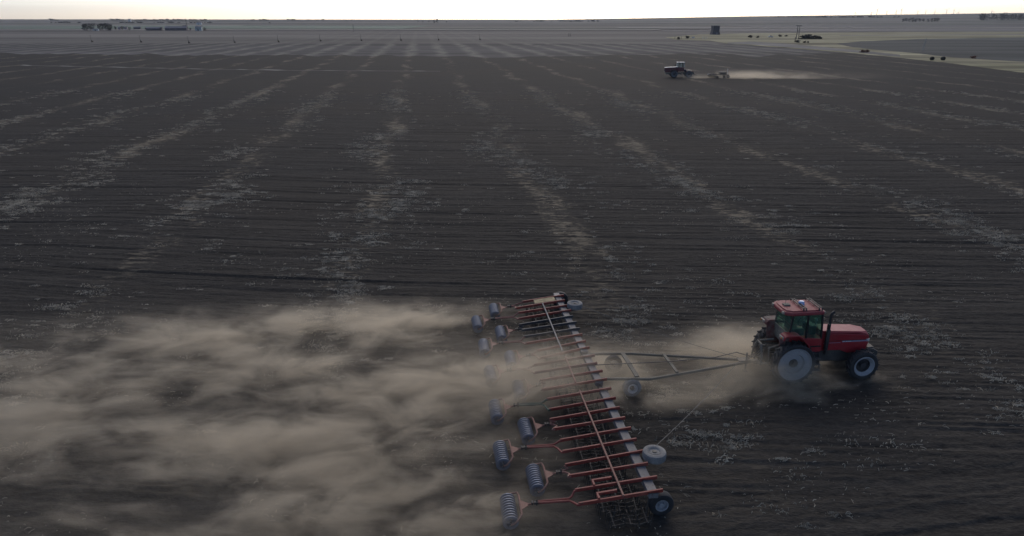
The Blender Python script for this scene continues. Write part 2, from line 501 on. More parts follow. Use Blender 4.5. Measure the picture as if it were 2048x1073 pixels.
# ------------------------------------------------------------------ straw left on the tilled field, in the combine's rows
def straw_mesh():
    n = 150000
    # sample positions with a density that keeps to the view and thins with distance
    Y = 12 + (150 - 12) * nrng.random(n) ** 1.35
    X = (nrng.random(n) * 2 - 1) * (Y + 7) * 1.0
    c, s_ = math.cos(ROW_YAW), math.sin(ROW_YAW)
    u = X * c + Y * s_; v = -X * s_ + Y * c
    uw = u + 5.0 * (vnoise(u * 0.03, v * 0.05, 50) - 0.5)
    d = np.abs(((uw - ROW_0) / ROW_GAP + 0.5) % 1 - 0.5) * ROW_GAP
    row = np.exp(-(d / 2.3) ** 2)
    patch = np.clip((vnoise(u * 0.22, v * 0.10, 51) - 0.33) * 2.6, 0, 1)
    clump = np.clip((vnoise(u * 0.9, v * 0.7, 52) - 0.5) * 4.0, 0, 1)
    pz = np.clip((Y - 16) / 34, 0.06, 1.0)
    prob = (row * patch * (0.12 + clump) * 1.25 + 0.016 * clump + 0.004) * pz
    keep = nrng.random(n) < prob
    X, Y = X[keep], Y[keep]
    cnt = nrng.integers(6, 40, len(X))
    size = 0.12 + 0.42 * nrng.random(len(X)) ** 2.5
    xs, ysv, sz = np.repeat(X, cnt), np.repeat(Y, cnt), np.repeat(size, cnt)
    k1 = 16000                                     # single loose straws between the tufts
    y1 = 13 + 45 * nrng.random(k1) ** 1.2
    x1 = (nrng.random(k1) * 2 - 1) * (y1 + 7)
    kk = vnoise(x1 * 0.30, y1 * 0.5, 60) > 0.60
    xs, ysv, sz = np.concatenate([xs, x1[kk]]), np.concatenate([ysv, y1[kk]]), np.concatenate([sz, np.full(kk.sum(), 0.10)])
    m = len(xs)
    cx = xs + nrng.normal(0, 1, m) * sz * 0.95
    cyy = ysv + nrng.normal(0, 1, m) * sz * 0.42
    ang = nrng.normal(0, 0.7, m) + np.where(nrng.random(m) < 0.3, 1.2, 0)
    ln = 0.03 + 0.20 * nrng.random(m) ** 2.6
    wd = 0.003 + 0.005 * nrng.random(m) + 0.00020 * ysv
    z0 = field_z(cx, cyy) + 0.006 + 0.03 * nrng.random(m)
    lift = 0.015 + 0.05 * nrng.random(m) * (sz / 0.3)
    dx, dy = np.cos(ang) * ln / 2, np.sin(ang) * ln / 2
    bend = nrng.normal(0, 0.12, m) * ln
    nx, ny = -np.sin(ang), np.cos(ang)
    pts = []
    for t, zz in ((-1, 0.0), (0, 1.0), (1, 0.1)):
        bx = cx + dx * t + nx * bend * (1 - t * t); by = cyy + dy * t + ny * bend * (1 - t * t)
        for sgn in (-1, 1):
            pts.append(np.stack([bx + nx * wd * sgn, by + ny * wd * sgn, z0 + lift * zz + 0.006 * sgn], -1))
    V = np.stack(pts, 1).reshape(-1, 3)
    b0 = np.arange(m)[:, None] * 6
    q = np.concatenate([b0 + [0, 1, 3, 2], b0 + [2, 3, 5, 4]], 1).reshape(-1)
    o = np_mesh('straw', V, q, 4, M['straw'])
    tag(o, 'pale straw wisps lying in broken rows across the tilled field', 'straw', kind='stuff')
    print('straw tufts', len(X), 'wisps', m)
straw_mesh()

# ------------------------------------------------------------------ paints
M['red'] = painted('red tractor paint', (0.33, 0.018, 0.028), 0.40, dust=0.2, dustcol=(0.22, 0.12, 0.10))
M['roof_red'] = painted('weathered red roof paint', (0.27, 0.022, 0.032), 0.5, dust=0.30, dustcol=(0.34, 0.20, 0.18))
M['red_top'] = M['red']
M['red_bar'] = painted('dusty red frame paint', (0.25, 0.036, 0.026), 0.5, dust=0.38, dustcol=(0.30, 0.17, 0.13), scale=1.5, wear=(0.10, 0.03, 0.02))
M['pink_bar'] = painted('faded red frame paint', (0.26, 0.10, 0.075), 0.6, dust=0.65, dustcol=(0.36, 0.25, 0.19), scale=2.0)
M['dark_bar'] = painted('dark blue grey frame paint', (0.035, 0.04, 0.05), 0.5, dust=0.35, dustcol=(0.15, 0.14, 0.13), scale=1.5)
M['green_bar'] = painted('faded green paint', (0.04, 0.085, 0.055), 0.55, dust=0.45, dustcol=(0.20, 0.19, 0.15), scale=2.0)
M['grey_beam'] = painted('worn grey steel beam', (0.17, 0.165, 0.165), 0.5, dust=0.5, dustcol=(0.25, 0.235, 0.22), scale=1.6, wear=(0.10, 0.07, 0.06))
M['ring'] = painted('worn rolled steel', (0.19, 0.215, 0.27), 0.42, metal=0.4, dust=0.25, dustcol=(0.22, 0.22, 0.23), scale=5.0)
M['harrow'] = painted('soil-blackened iron', (0.028, 0.027, 0.027), 0.5, metal=0.2, dust=0.6, dustcol=(0.15, 0.135, 0.115), scale=3.0)
M['tyre'] = painted('tyre rubber', (0.022, 0.023, 0.026), 0.7, dust=0.30, dustcol=(0.10, 0.095, 0.09), scale=4.0)
M['tyre_dusty'] = painted('dust-grey tyre rubber', (0.16, 0.16, 0.165), 0.85, dust=0.8, dustcol=(0.36, 0.345, 0.31), scale=4.0)
M['rim'] = painted('dusty silver rim', (0.33, 0.34, 0.36), 0.5, metal=0.1, dust=0.35, dustcol=(0.25, 0.25, 0.25), scale=3.0)
M['rim_dark'] = painted('dark steel with painted dish shade', (0.03, 0.032, 0.038), 0.6, dust=0.2)  # shade inside the deep wheel dish is put into this dark colour
M['black'] = painted('black plastic', (0.018, 0.018, 0.02), 0.45, dust=0.15, dustcol=(0.10, 0.09, 0.08))
M['iron'] = painted('dusty dark iron', (0.05, 0.048, 0.046), 0.6, dust=0.5, dustcol=(0.17, 0.155, 0.13))
M['dust_haze_iron'] = painted('dust-caked iron with painted far haze', (0.14, 0.13, 0.11), 0.8, dust=0.9, dustcol=(0.34, 0.30, 0.24), scale=6.0)  # real dust on the near hitch; painted haze on the far tractor's frames
M['white'] = painted('white plastic', (0.6, 0.6, 0.6), 0.4, dust=0.25)
M['lamp'] = painted('clear lamp lens', (0.62, 0.62, 0.58), 0.15, dust=0.2)
M['stripe'] = painted('lilac grey decal', (0.30, 0.27, 0.36), 0.4, dust=0.1)
M['beacon'] = painted('pale blue beacon lens', (0.36, 0.48, 0.75), 0.12, dust=0.05)
M['seat'] = plain('grey seat fabric', (0.06, 0.075, 0.075), 0.9)
M['amber'] = painted('amber lens', (0.5, 0.16, 0.02), 0.2, dust=0.2)
def glass_mat(name, tint, gloss=0.12):
    m, t, b = new_mat(name)
    out = m.node_tree.nodes['Material Output']
    tr = t.n('ShaderNodeBsdfTransparent'); tr.inputs[0].default_value = (*tint, 1)
    gl = t.n('ShaderNodeBsdfGlossy'); gl.inputs[0].default_value = (0.8, 0.9, 0.88, 1); gl.inputs[1].default_value = 0.06
    df = t.n('ShaderNodeBsdfDiffuse'); df.inputs[0].default_value = (0.13, 0.22, 0.18, 1)
    tc = t.n('ShaderNodeTexCoord').outputs['Object']
    fr = t.n('ShaderNodeFresnel'); fr.inputs[0].default_value = 1.45
    a = t.n('ShaderNodeMixShader'); t.l.new(fr.outputs[0], a.inputs[0]); t.l.new(tr.outputs[0], a.inputs[1]); t.l.new(gl.outputs[0], a.inputs[2])
    c = t.n('ShaderNodeMixShader'); t.l.new(t.step(t.noise(tc, 2.5, 4, 0.6), 0.3, 0.8, 0.14, 0.42), c.inputs[0])
    t.l.new(a.outputs[0], c.inputs[1]); t.l.new(df.outputs[0], c.inputs[2])
    t.l.new(c.outputs[0], out.inputs['Surface'])
    return m
M['glass'] = glass_mat('green tinted cab glass', (0.46, 0.72, 0.60))

def wheel(parent, c, R, W, rim_r, tyre_mat, rim_prof, lugs=0, axis='y', hubmat=None, flip=1, n=40, lug_h=0.03, rimmat=None, name='wheel'):
    """wheel (> tyre, tread, rim, hub) with its axle along local y; flip=-1 turns the outer face to +y"""
    e = empty(name, c, 0, parent)
    if axis == 'z': e.rotation_euler = (-PI / 2, 0, 0)
    h = W / 2
    d = R - rim_r
    r0 = R - lug_h if lugs else R
    prof = [(-h * 0.86, rim_r), (-h * 1.02, rim_r + d * 0.3), (-h * 1.0, rim_r + d * 0.6), (-h * 0.9, r0 - d * 0.10), (-h * 0.72, r0 - 0.006), (0, r0),
            (h * 0.72, r0 - 0.006), (h * 0.9, r0 - d * 0.10), (h * 1.0, rim_r + d * 0.6), (h * 1.02, rim_r + d * 0.3), (h * 0.86, rim_r)]
    t = MB().lathe(prof, n=n).build('tyre', tyre_mat, e, smooth=True)
    if lugs:
        mb = MB()
        for k in range(lugs):
            for sd_ in (-1, 1):
                a = 2 * PI * (k + (0.5 if sd_ > 0 else 0)) / lugs
                tl = 0.38
                rot = Matrix.Rotation(-a, 3, 'Y') @ Matrix.Rotation(sd_ * 0.62, 3, 'X')
                pos = Matrix.Rotation(-a, 3, 'Y') @ Vector((r0 + lug_h * 0.35, sd_ * h * 0.5, 0))
                mb.box(pos, (lug_h * 1.5, h * 1.02, R * 0.050), rot)
        mb.build('tread', tyre_mat, e)
    rp = [(flip * a, r) for a, r in rim_prof[0]]
    MB().lathe(rp, n=n).build('rim', rimmat or M['rim'], e, smooth=True)
    if len(rim_prof) > 1:
        hp = [(flip * a, r) for a, r in rim_prof[1]]
        mb = MB().lathe(hp, n=20)
        rb = max(r for a, r in hp) * 0.68
        a0 = min(a for a, r in rim_prof[1])
        for k in range(8):
            t_ = 2 * PI * k / 8
            mb.box((rb * math.cos(t_), flip * (a0 + 0.02), rb * math.sin(t_)), (0.03, 0.03, 0.03))
        mb.build('hub', hubmat or M['iron'], e, smooth=True)
    return e

# ------------------------------------------------------------------ the tractor
def tractor():
    yaw = math.radians(5.5)
    h = Vector((math.cos(yaw), math.sin(yaw), 0)); n = Vector((-math.sin(yaw), math.cos(yaw), 0))
    P0 = G(1588, 769) + n * 1.05 - h * 0.09
    T = empty('tractor', (P0.x, P0.y, -0.02), yaw)
    tag(T, 'red tractor with cab and large silver rear wheels towing the wide cultivator', 'tractor')
    R_rim = [[(-0.20, 0.715), (-0.225, 0.70), (-0.20, 0.665), (-0.14, 0.64), (-0.13, 0.455), (-0.13, 0.445), (-0.045, 0.41), (-0.055, 0.2), (-0.055, 0.0)],
             [(-0.045, 0.185), (-0.10, 0.175), (-0.11, 0.10), (-0.16, 0.09), (-0.17, 0.0)]]
    for sy, fl in ((-1, 1), (1, -1)):
        wheel(T, (0, sy * 0.85, 0.92), 0.925, 0.42, 0.71, M['tyre'], R_rim, 22, flip=fl, n=48, lug_h=0.045)
    F_rim = [[(-0.16, 0.43), (-0.185, 0.445), (-0.19, 0.41), (-0.10, 0.33), (-0.08, 0.30)],
             [(-0.07, 0.31), (0.02, 0.28), (0.02, 0.14), (-0.10, 0.12), (-0.12, 0.0)]]
    for sy, fl in ((-1, 1), (1, -1)):
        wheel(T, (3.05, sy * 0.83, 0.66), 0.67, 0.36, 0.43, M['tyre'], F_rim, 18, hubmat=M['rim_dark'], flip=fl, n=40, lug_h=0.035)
    # hood
    prof = [(1.32, 1.16), (2.25, 1.14), (2.60, 1.00), (3.36, 1.04), (3.47, 1.45), (3.44, 1.80), (3.30, 1.93), (1.32, 2.06)]
    hood = MB()
    nseg = len(prof)
    vs, fs = [], []
    cols = [(-0.36, 0), (-0.39, 1), (-0.30, 2), (0.30, 2), (0.39, 1), (0.36, 0)]
    # lower body
    hood.prism([p if p[1] < 1.9 else (p[0], p[1] - 0.10) for p in prof], -0.39, 0.39)
    hb = hood.build('hood', M['red'], T, bevel=0.035)
    top = MB()
    xs = [1.32, 2.95, 3.40]
    z_ = [2.06, 1.965, 1.90]
    wdt = [0.36, 0.36, 0.20]
    zl = [1.955, 1.885, 1.82]
    wl = [0.392, 0.392, 0.392]
    V = []
    for x, z, a, zz, b in zip(xs, z_, wdt, zl, wl):
        V += [(x, -b, zz), (x, -a, z), (x, a, z), (x, b, zz)]
    Fq = []
    for i in range(2):
        for j in range(3):
            Fq.append((i * 4 + j, i * 4 + j + 1, (i + 1) * 4 + j + 1, (i + 1) * 4 + j))
    Fq += [(3, 2, 1, 0), (8, 9, 10, 11), (0, 4, 7, 3), (4, 8, 11, 7)]
    top.add(V, Fq)
    top.build('hood_top', M['red'], T, bevel=0.02)
    for sy in (-1, 1):
        MB().box((2.85, sy * 0.394, 1.545), (1.12, 0.012, 0.06)).build('side_stripe', M['stripe'], hb)
        MB().box((2.45, sy * 0.393, 1.585), (1.95, 0.010, 0.022)).build('pinstripe', M['black'], hb)
        MB().box((1.85, sy * 0.393, 1.50), (0.75, 0.010, 0.018)).build('pinstripe', M['stripe'], hb)
        MB().box((3.41, sy * 0.30, 1.56), (0.15, 0.20, 0.13)).build('headlight', M['lamp'], T, bevel=0.02)
    g = MB()
    for k in range(6): g.box((3.475, 0, 1.2 + k * 0.05), (0.02, 0.5, 0.022))
    g.build('grille', M['black'], T)
    # the white-and-dark bits of a decal at mid hood
    for k, (x, ln) in enumerate(((2.36, 0.10), (2.48, 0.05), (2.60, 0.16))):
        MB().box((x, -0.402, 1.545), (ln, 0.006, 0.03)).build('decal', M['white'], hb)
    MB().prism([(1.25, 0.62), (3.3, 0.55), (3.3, 1.10), (2.6, 1.04), (2.2, 1.15), (1.25, 1.16)], -0.28, 0.28).build('engine', M['iron'], T, bevel=0.02)
    MB().box((0.3, 0, 0.86), (2.1, 0.62, 0.62)).box((-0.5, 0, 0.95), (0.5, 0.5, 0.7)).build('transmission', M['iron'], T, bevel=0.04)
    MB().tube([(0, -0.95, 0.92), (0, 0.95, 0.92)], 0.11, 12).build('rear_axle', M['iron'], T)
    MB().beam((3.05, -0.72, 0.66), (3.05, 0.72, 0.66), 0.22, 0.22).box((3.05, 0, 0.66), (0.36, 0.34, 0.34)).build('front_axle', M['iron'], T, bevel=0.03)
    for k in range(8):
        y = (k - 3.5) * 0.085
        MB().prism([(3.52, 0.72), (3.86, 0.66), (3.99, 0.74), (3.99, 0.98), (3.80, 1.10), (3.52, 1.10)], y - 0.038, y + 0.038).build('weight', M['iron'], T, bevel=0.012)
    MB().box((3.70, 0, 1.135), (0.28, 0.5, 0.05)).build('weight_cover', M['dust_haze_iron'], T, bevel=0.015)
    # cab
    base = [(-0.18, 2.10), (0.06, 2.10), (0.48, 1.88), (1.24, 1.84), (1.28, 1.24), (0.30, 1.20), (-0.12, 1.55)]
    MB().prism(base, -0.62, 0.62).build('cab_body', M['red'], T, bevel=0.03)
    MB().add([(-0.26, -0.58, 2.11), (-0.26, 0.58, 2.11), (-0.20, 0.52, 1.50), (-0.20, -0.52, 1.50), (-0.19, -0.58, 2.11), (-0.19, 0.58, 2.11), (-0.13, 0.52, 1.50), (-0.13, -0.52, 1.50)], [(0, 1, 2, 3), (7, 6, 5, 4), (0, 4, 5, 1), (3, 2, 6, 7), (0, 3, 7, 4), (1, 5, 6, 2)]).build('rear_panel', M['dust_haze_iron'], T)
    MB().box((0.95, -0.632, 1.50), (0.55, 0.02, 0.06)).build('cab_trim', M['black'], T)
    MB().prism([(0.62, 1.24), (1.25, 1.24), (1.25, 0.80), (0.75, 0.70)], -0.72, -0.30).build('fuel_tank', M['black'], T, bevel=0.03)
    MB().prism([(0.62, 1.24), (1.25, 1.24), (1.25, 0.80), (0.75, 0.70)], 0.30, 0.72).build('fuel_tank', M['black'], T, bevel=0.03)
    ztop = 2.92
    A = {'f': (1.20, 0.62, 1.84, 1.10, 0.62), 'b': (0.52, 0.64, 1.90, 0.50, 0.63), 'r': (-0.20, 0.62, 2.10, -0.14, 0.62)}
    for sy in (-1, 1):
        for kk, (x0, y0, z0, x1, y1) in A.items():
            MB().beam((x0, sy * y0, z0), (x1, sy * y1, ztop), 0.07 if kk != 'b' else 0.09, 0.06, up=(1, 0, 0)).build('cab_post', M['black'], T, bevel=0.008)
        def pane(p, nm):
            return MB().add(p, [(0, 1, 2, 3)]).build(nm, M['glass'], T)
        f_, b_, r_ = A['f'], A['b'], A['r']
        e1, e2 = 0.045, 0.045
        pane([(b_[0] + e1, sy * b_[1], b_[2] + 0.02), (f_[0] - e2, sy * f_[1], f_[2] + 0.02), (f_[3] - e2, sy * f_[4], ztop), (b_[3] + e1, sy * b_[4], ztop)], 'door_window')
        pane([(r_[0] + e1, sy * r_[1], r_[2] + 0.02), (b_[0] - e1, sy * b_[1], b_[2] + 0.10), (b_[3] - e1, sy * b_[4], ztop), (r_[3] + e1, sy * r_[4], ztop)], 'side_window')
    MB().add([(1.20, -0.58, 1.88), (1.20, 0.58, 1.88), (1.10, 0.58, ztop), (1.10, -0.58, ztop)], [(0, 1, 2, 3)]).build('windshield', M['glass'], T)
    MB().add([(-0.23, -0.58, 2.13), (-0.23, 0.58, 2.13), (-0.17, 0.58, ztop), (-0.17, -0.58, ztop)], [(0, 1, 2, 3)]).build('rear_window', M['glass'], T)
    MB().beam((-0.21, -0.56, 2.50), (-0.21, 0.56, 2.50), 0.02, 0.02).build('window_wiper', M['black'], T)
    roof = [(1.16, -0.64), (1.21, -0.50), (1.21, 0.50), (1.16, 0.64), (-0.22, 0.68), (-0.46, 0.54), (-0.52, 0.3), (-0.52, -0.3), (-0.46, -0.54), (-0.22, -0.68)]
    rb = MB().prism(roof, 2.90, 3.06, 'xy').build('cab_roof', M['roof_red'], T, bevel=0.05)
    MB().prism([(x * 0.86 + 0.03, y * 0.86) for x, y in roof], 3.055, 3.10, 'xy').build('roof_cap', M['roof_red'], rb, bevel=0.03)
    for x in (0.36, 1.02):
        mb = MB()
        for dx in (-0.06, 0.06):
            mb.tube([(x + dx, -0.56, 3.06), (x + dx, -0.53, 3.17), (x + dx, 0.53, 3.17), (x + dx, 0.55, 3.08)], 0.026, 6)
        for y in (-0.45, 0.0, 0.45): mb.box((x, y, 3.165), (0.12, 0.03, 0.03))
        mb.build('light_bar', M['black'], T)
    MB().lathe([(3.10, 0.13), (3.13, 0.13), (3.14, 0.12), (3.21, 0.12), (3.25, 0.09), (3.26, 0.0)], (0.50, 0.05, 0), 16, 'z').build('beacon', M['beacon'], T, smooth=True)
    for sy in (-1, 1):
        MB().box((-0.50, sy * 0.44, 2.99), (0.08, 0.13, 0.10)).build('work_light', M['dusty_lamp'], T, bevel=0.02)
        MB().box((1.20, sy * 0.54, 2.99), (0.06, 0.14, 0.09)).build('work_light', M['dusty_lamp'], T, bevel=0.02)
    MB().box((-0.14, 0.05, 3.12), (0.26, 0.20, 0.06)).tube([(-0.16, 0.1, 3.12), (-0.16, 0.1, 3.36)], 0.008, 5).build('roof_vent', M['dust_haze_iron'], T)
    # cab interior
    MB().box((0.26, 0, 2.02), (0.50, 0.50, 0.16)).box((0.04, 0, 2.36), (0.14, 0.48, 0.62)).build('seat', M['seat'], T, bevel=0.05)
    sw = MB()
    for k in range(16):
        a, b = 2 * PI * k / 16, 2 * PI * (k + 1) / 16
        f1 = lambda t: (0.62 + 0.10 * math.cos(t), 0.20 * math.sin(t), 2.36 + 0.17 * math.cos(t))
        sw.tube([f1(a), f1(b)], 0.016, 5)
    sw.tube([(0.86, 0, 2.05), (0.62, 0, 2.36)], 0.035, 6)
    sw.build('steering_wheel', M['black'], T)
    MB().box((0.98, 0, 2.08), (0.26, 0.70, 0.40)).build('dashboard', M['black'], T, bevel=0.05)
    MB().box((0.20, -0.42, 2.10), (0.6, 0.16, 0.30)).build('console', M['black'], T, bevel=0.04)
    # exhaust and intake
    MB().tube([(1.54, -0.50, 1.05), (1.54, -0.50, 1.25), (1.54, -0.50, 1.28), (1.54, -0.50, 2.15), (1.54, -0.50, 2.20), (1.54, -0.50, 2.82), (1.57, -0.50, 2.90), (1.66, -0.50, 2.97)],
              [0.055, 0.055, 0.085, 0.085, 0.06, 0.055, 0.055, 0.052], 12).build('exhaust_pipe', M['black'], T, smooth=True)
    MB().tube([(1.42, 0.30, 2.0), (1.42, 0.30, 2.20)], [0.03, 0.03], 8).lathe([(2.20, 0.06), (2.30, 0.06), (2.33, 0.03)], (1.42, 0.30, 0), 12, 'z').build('air_intake', M['white'], T)
    for sy in (-1, 1):
        MB().tube([(1.16, sy * 0.62, 2.70), (1.28, sy * 0.86, 2.67), (1.28, sy * 0.86, 2.45)], 0.012, 5).box((1.28, sy * 0.86, 2.47), (0.03, 0.15, 0.26)).build('mirror', M['black'], T)
    # fenders
    fp = [(-0.62, 2.02), (-0.54, 2.17), (-0.42, 2.20), (0.0, 2.20), (0.14, 2.13), (0.48, 1.78), (0.70, 1.36)]
    for sy in (-1, 1):
        mb = MB()
        a, b = sorted((sy * 0.60, sy * 1.03))
        inner = [(x * 0.97, z - 0.05) for x, z in fp]
        mb.prism(fp + inner[::-1], a, b)
        fo = mb.build('fender', M['red'] if sy < 0 else M['dusty_red'], T, bevel=0.012)
        MB().prism([(-0.60, 2.14), (0.02, 2.14), (0.45, 1.74), (0.62, 1.30), (0.2, 1.1), (-0.5, 1.2)], sy * 0.60, sy * 0.57).build('inner_fender', M['dusty_red'], T)
        MB().box((-0.64, sy * 0.84, 2.10), (0.06, 0.30, 0.10)).build('tail_light', M['dusty_lamp'], T, bevel=0.015)
        MB().box((-0.68, sy * 0.93, 2.10), (0.02, 0.08, 0.07)).build('indicator', M['amber'], T)
    for k in range(3):
        MB().box((0.98, -0.80 - 0.03 * (2 - k), 0.55 + 0.24 * k), (0.42, 0.20, 0.03)).build('step', M['iron'], T)
    MB().beam((0.80, -0.90, 0.55), (0.80, -0.72, 1.24), 0.03, 0.03).beam((1.16, -0.90, 0.55), (1.16, -0.72, 1.24), 0.03, 0.03).build('step_frame', M['iron'], T)
    # three-point hitch
    for sy in (-1, 1):
        MB().tube([(-0.25, sy * 0.30, 0.62), (-1.15, sy * 0.42, 0.70)], 0.04, 8).build('lower_link', M['dust_haze_iron'], T)
        MB().tube([(-0.35, sy * 0.28, 1.45), (-0.88, sy * 0.40, 1.38)], 0.045, 8).build('lift_arm', M['dust_haze_iron'], T)
        MB().tube([(-0.88, sy * 0.40, 1.38), (-0.80, sy * 0.38, 0.67)], 0.028, 8).build('lift_rod', M['dust_haze_iron'], T)
        MB().tube([(-1.15, sy * 0.42, 0.66), (-1.13, sy * 0.41, 1.00), (-1.10, sy * 0.18, 1.48)], 0.04, 8).build('hitch_upright', M['dust_haze_iron'], T)
    MB().tube([(-0.55, 0, 1.30), (-1.12, 0, 1.36)], 0.035, 8).build('top_link', M['dust_haze_iron'], T)
    MB().beam((-1.15, -0.44, 0.68), (-1.15, 0.44, 0.68), 0.07, 0.07).build('hitch_crossbar', M['dust_haze_iron'], T)
    MB().beam((-1.10, -0.2, 1.48), (-1.10, 0.2, 1.48), 0.06, 0.06).build('hitch_crossbar', M['dust_haze_iron'], T)
    MB().beam((-0.2, 0, 0.48), (-1.25, 0, 0.52), 0.10, 0.05).build('drawbar', M['iron'], T)
    for k, (x, y, z) in enumerate(((-0.72, 0.1, 1.5), (-0.72, -0.06, 1.52), (-0.72, -0.2, 1.5))):
        MB().tube([(-0.46, y, 1.35), (-0.8, y, z - 0.1), (-1.15, y * 0.8, 0.95), (-1.55, y * 0.5, 0.80)], 0.016, 6).build('hydraulic_hose', M['black'], T)
    return T, P0
M['dusty_red'] = painted('dust-caked red fender', (0.16, 0.04, 0.04), 0.6, dust=0.95, dustcol=(0.25, 0.225, 0.19), scale=4.0)
M['dusty_lamp'] = painted('dusty lamp', (0.40, 0.34, 0.28), 0.4, dust=0.5)
tractor_o, TP = tractor()

# ------------------------------------------------------------------ the wide cultivator behind it
IYAW = math.radians(7.0)
IO = Vector((4.46, 16.82, 0))
def cultivator():
    T = empty('cultivator', (IO.x, IO.y, 0), IYAW)
    tag(T, 'wide red and grey trailed cultivator with parallel bars on a long beam', 'cultivator')
    # main beam in three lengths
    for a, b in ((-0.02, 6.12), (6.66, 9.02), (9.28, 15.95)):
        MB().beam((-0.25, a, 0.79), (-0.25, b, 0.79), 0.30, 0.18).build('main_beam', M['grey_beam'], T, bevel=0.02)
    for s_ in (6.38, 9.15):
        MB().box((-0.25, s_, 0.70), (0.16, 0.60, 0.10)).tube([(-0.25, s_ - 0.22, 0.6), (-0.25, s_ - 0.22, 0.84)], 0.03, 8).tube([(-0.25, s_ + 0.22, 0.6), (-0.25, s_ + 0.22, 0.84)], 0.03, 8).build('hinge', M['iron'], T)
    # bars running back from it
    ss = [0.0, 0.62, 1.31, 1.97, 2.64, 3.32, 3.96, 4.64, 5.32, 6.02, 6.73, 7.40, 8.06, 8.74, 9.50, 10.11, 10.78, 11.42, 12.10, 12.80, 13.50, 14.10, 14.75, 15.40]
    rng_ = random.Random(5)
    bars = []
    for i, s_ in enumerate(ss):
        mat = M['dark_bar'] if i in (17, 18, 19) else (M['pink_bar'] if i in (12, 13) else M['red_bar'])
        xf = 0.02 + rng_.uniform(-0.04, 0.04)
        L = 2.52 + rng_.uniform(-0.05, 0.05)
        if i in (14, 15, 23): L -= 0.35
        zr = 0.66 + rng_.uniform(-0.03, 0.05) - (0.08 if i in (14, 15) else 0)
        p, q = Vector((xf, s_, 0.95)), Vector((xf - L, s_, zr))
        mb = MB()                                   # channel section: web with two flanges
        d = (q - p).normalized(); u = Vector((0, 1, 0)).cross(d); u = u if u.z > 0 else -u
        mb.beam(p, q, 0.020, 0.098)
        mb.beam(p + u * 0.048 + Vector((0, 0.015, 0)), q + u * 0.048 + Vector((0, 0.015, 0)), 0.052, 0.014)
        mb.beam(p - u * 0.048 + Vector((0, 0.015, 0)), q - u * 0.048 + Vector((0, 0.015, 0)), 0.052, 0.014)
        b = mb.build('bar', mat, T)
        MB().box((-0.25, s_ + 0.03, 0.885), (0.34, 0.10, 0.03)).build('clamp', M['iron'], b)
        bars.append((s_, q))
    # thin cross rail over the bars
    for a, b in ((-0.05, 6.06), (6.72, 8.86), (9.38, 14.62)):
        mb = MB().beam((-1.22 + 0.03, a, 0.91), (-1.20 + 0.03, b, 0.91), 0.058, 0.05)
        mb.build('cross_rail', M['pink_bar'] if a < 9 else M['grey_beam'], T, bevel=0.008)
    # red U brackets at the near end, tan plate at the far end
    for s_, x0 in ((0.02, -1.30), (0.64, -1.30)):
        MB().beam((x0, s_ + 0.24, 0.87), (x0 - 0.60, s_ + 0.24, 0.81), 0.06, 0.09).beam((x0 - 0.60, s_ + 0.27, 0.81), (x0 - 0.60, s_ - 0.0, 0.81), 0.06, 0.09).build('bracket', M['red_bar'], T)
    MB().box((-1.0, 15.08, 0.87), (1.05, 0.46, 0.02), Matrix.Rotation(-0.11, 3, 'Y')).build('cover_plate', M['straw_board'], T)
    # harrow sections hanging under the bars
    hm = {}
    def harrow_mesh(v):
        r = random.Random(40 + v)
        mb = MB()
        for k in range(4):
            y0 = -0.28 + k * 0.185
            pts = [(-0.62, y0, 0.30), (-0.20, y0 + 0.07, 0.30), (0.20, y0 - 0.05, 0.30), (0.62, y0 + 0.05, 0.30)]
            for p, q in zip(pts, pts[1:]): mb.beam(p, q, 0.022, 0.03)
            for p in pts:
                mb.tube([(p[0], p[1], 0.46 + 0.05 * r.random()), (p[0] - 0.015, p[1], 0.28), (p[0] - 0.05, p[1], -0.02)], [0.013, 0.016, 0.008], 5)
        for x in (-0.55, -0.05, 0.45): mb.beam((x, -0.32, 0.325), (x + 0.06, 0.34, 0.325), 0.03, 0.022)
        for k in range(3):                          # spring shanks
            x = -0.4 + 0.4 * k
            mb.tube([(x, 0.1 - 0.1 * k, 0.34), (x - 0.10, 0.1 - 0.1 * k, 0.52), (x - 0.2, 0.1 - 0.1 * k, 0.36), (x - 0.08, 0.1 - 0.1 * k, 0.06)], 0.014, 5)
        return mb.mesh('harrow_section', M['harrow'])
    meshes = [harrow_mesh(v) for v in range(3)]
    n_sec = 23
    cen = [(a + b) / 2 for a, b in zip(ss, ss[1:])]
    for i, cse in enumerate([-0.28] + cen):
        ho = bpy.data.objects.new('harrow_section', meshes[i % 3]); C.objects.link(ho)
        ho.parent = T
        ho.location = (-1.15 + rng_.uniform(-0.12, 0.12), cse, 0.0)
        ho.rotation_euler = (0, 0, rng_.uniform(-0.06, 0.06))
        for dx in (-0.5, 0.5):
            MB().tube([(dx, 0.0, 0.33), (dx + 0.12, 0.15, 0.66 + (0.10 if dx > 0 else 0))], 0.010, 4).build('hanger_chain', M['harrow'], ho)
    # support wheels
    W_rim = [[(-0.12, 0.195), (-0.135, 0.205), (-0.13, 0.18), (-0.05, 0.16), (-0.04, 0.06)], [(-0.04, 0.10), (-0.12, 0.07), (-0.13, 0.0)]]
    near_w = wheel(T, (0.05, 0.15, 0.375), 0.385, 0.29, 0.20, M['tyre'], W_rim, 0, hubmat=M['rim'], n=32)
    MB().tube([(0.05, 0.15, 0.375), (0.05, 0.42, 0.375), (0.0, 0.42, 0.42), (-0.22, 0.42, 0.70)], 0.035, 8).build('wheel_arm', M['iron'], T)
    wheel(T, (0.02, 16.18, 0.40), 0.42, 0.30, 0.20, M['tyre'], W_rim, 0, n=32)
    MB().tube([(0.02, 16.1, 0.40), (0.02, 15.85, 0.40), (-0.22, 15.80, 0.70)], 0.035, 8).build('wheel_arm', M['iron'], T)
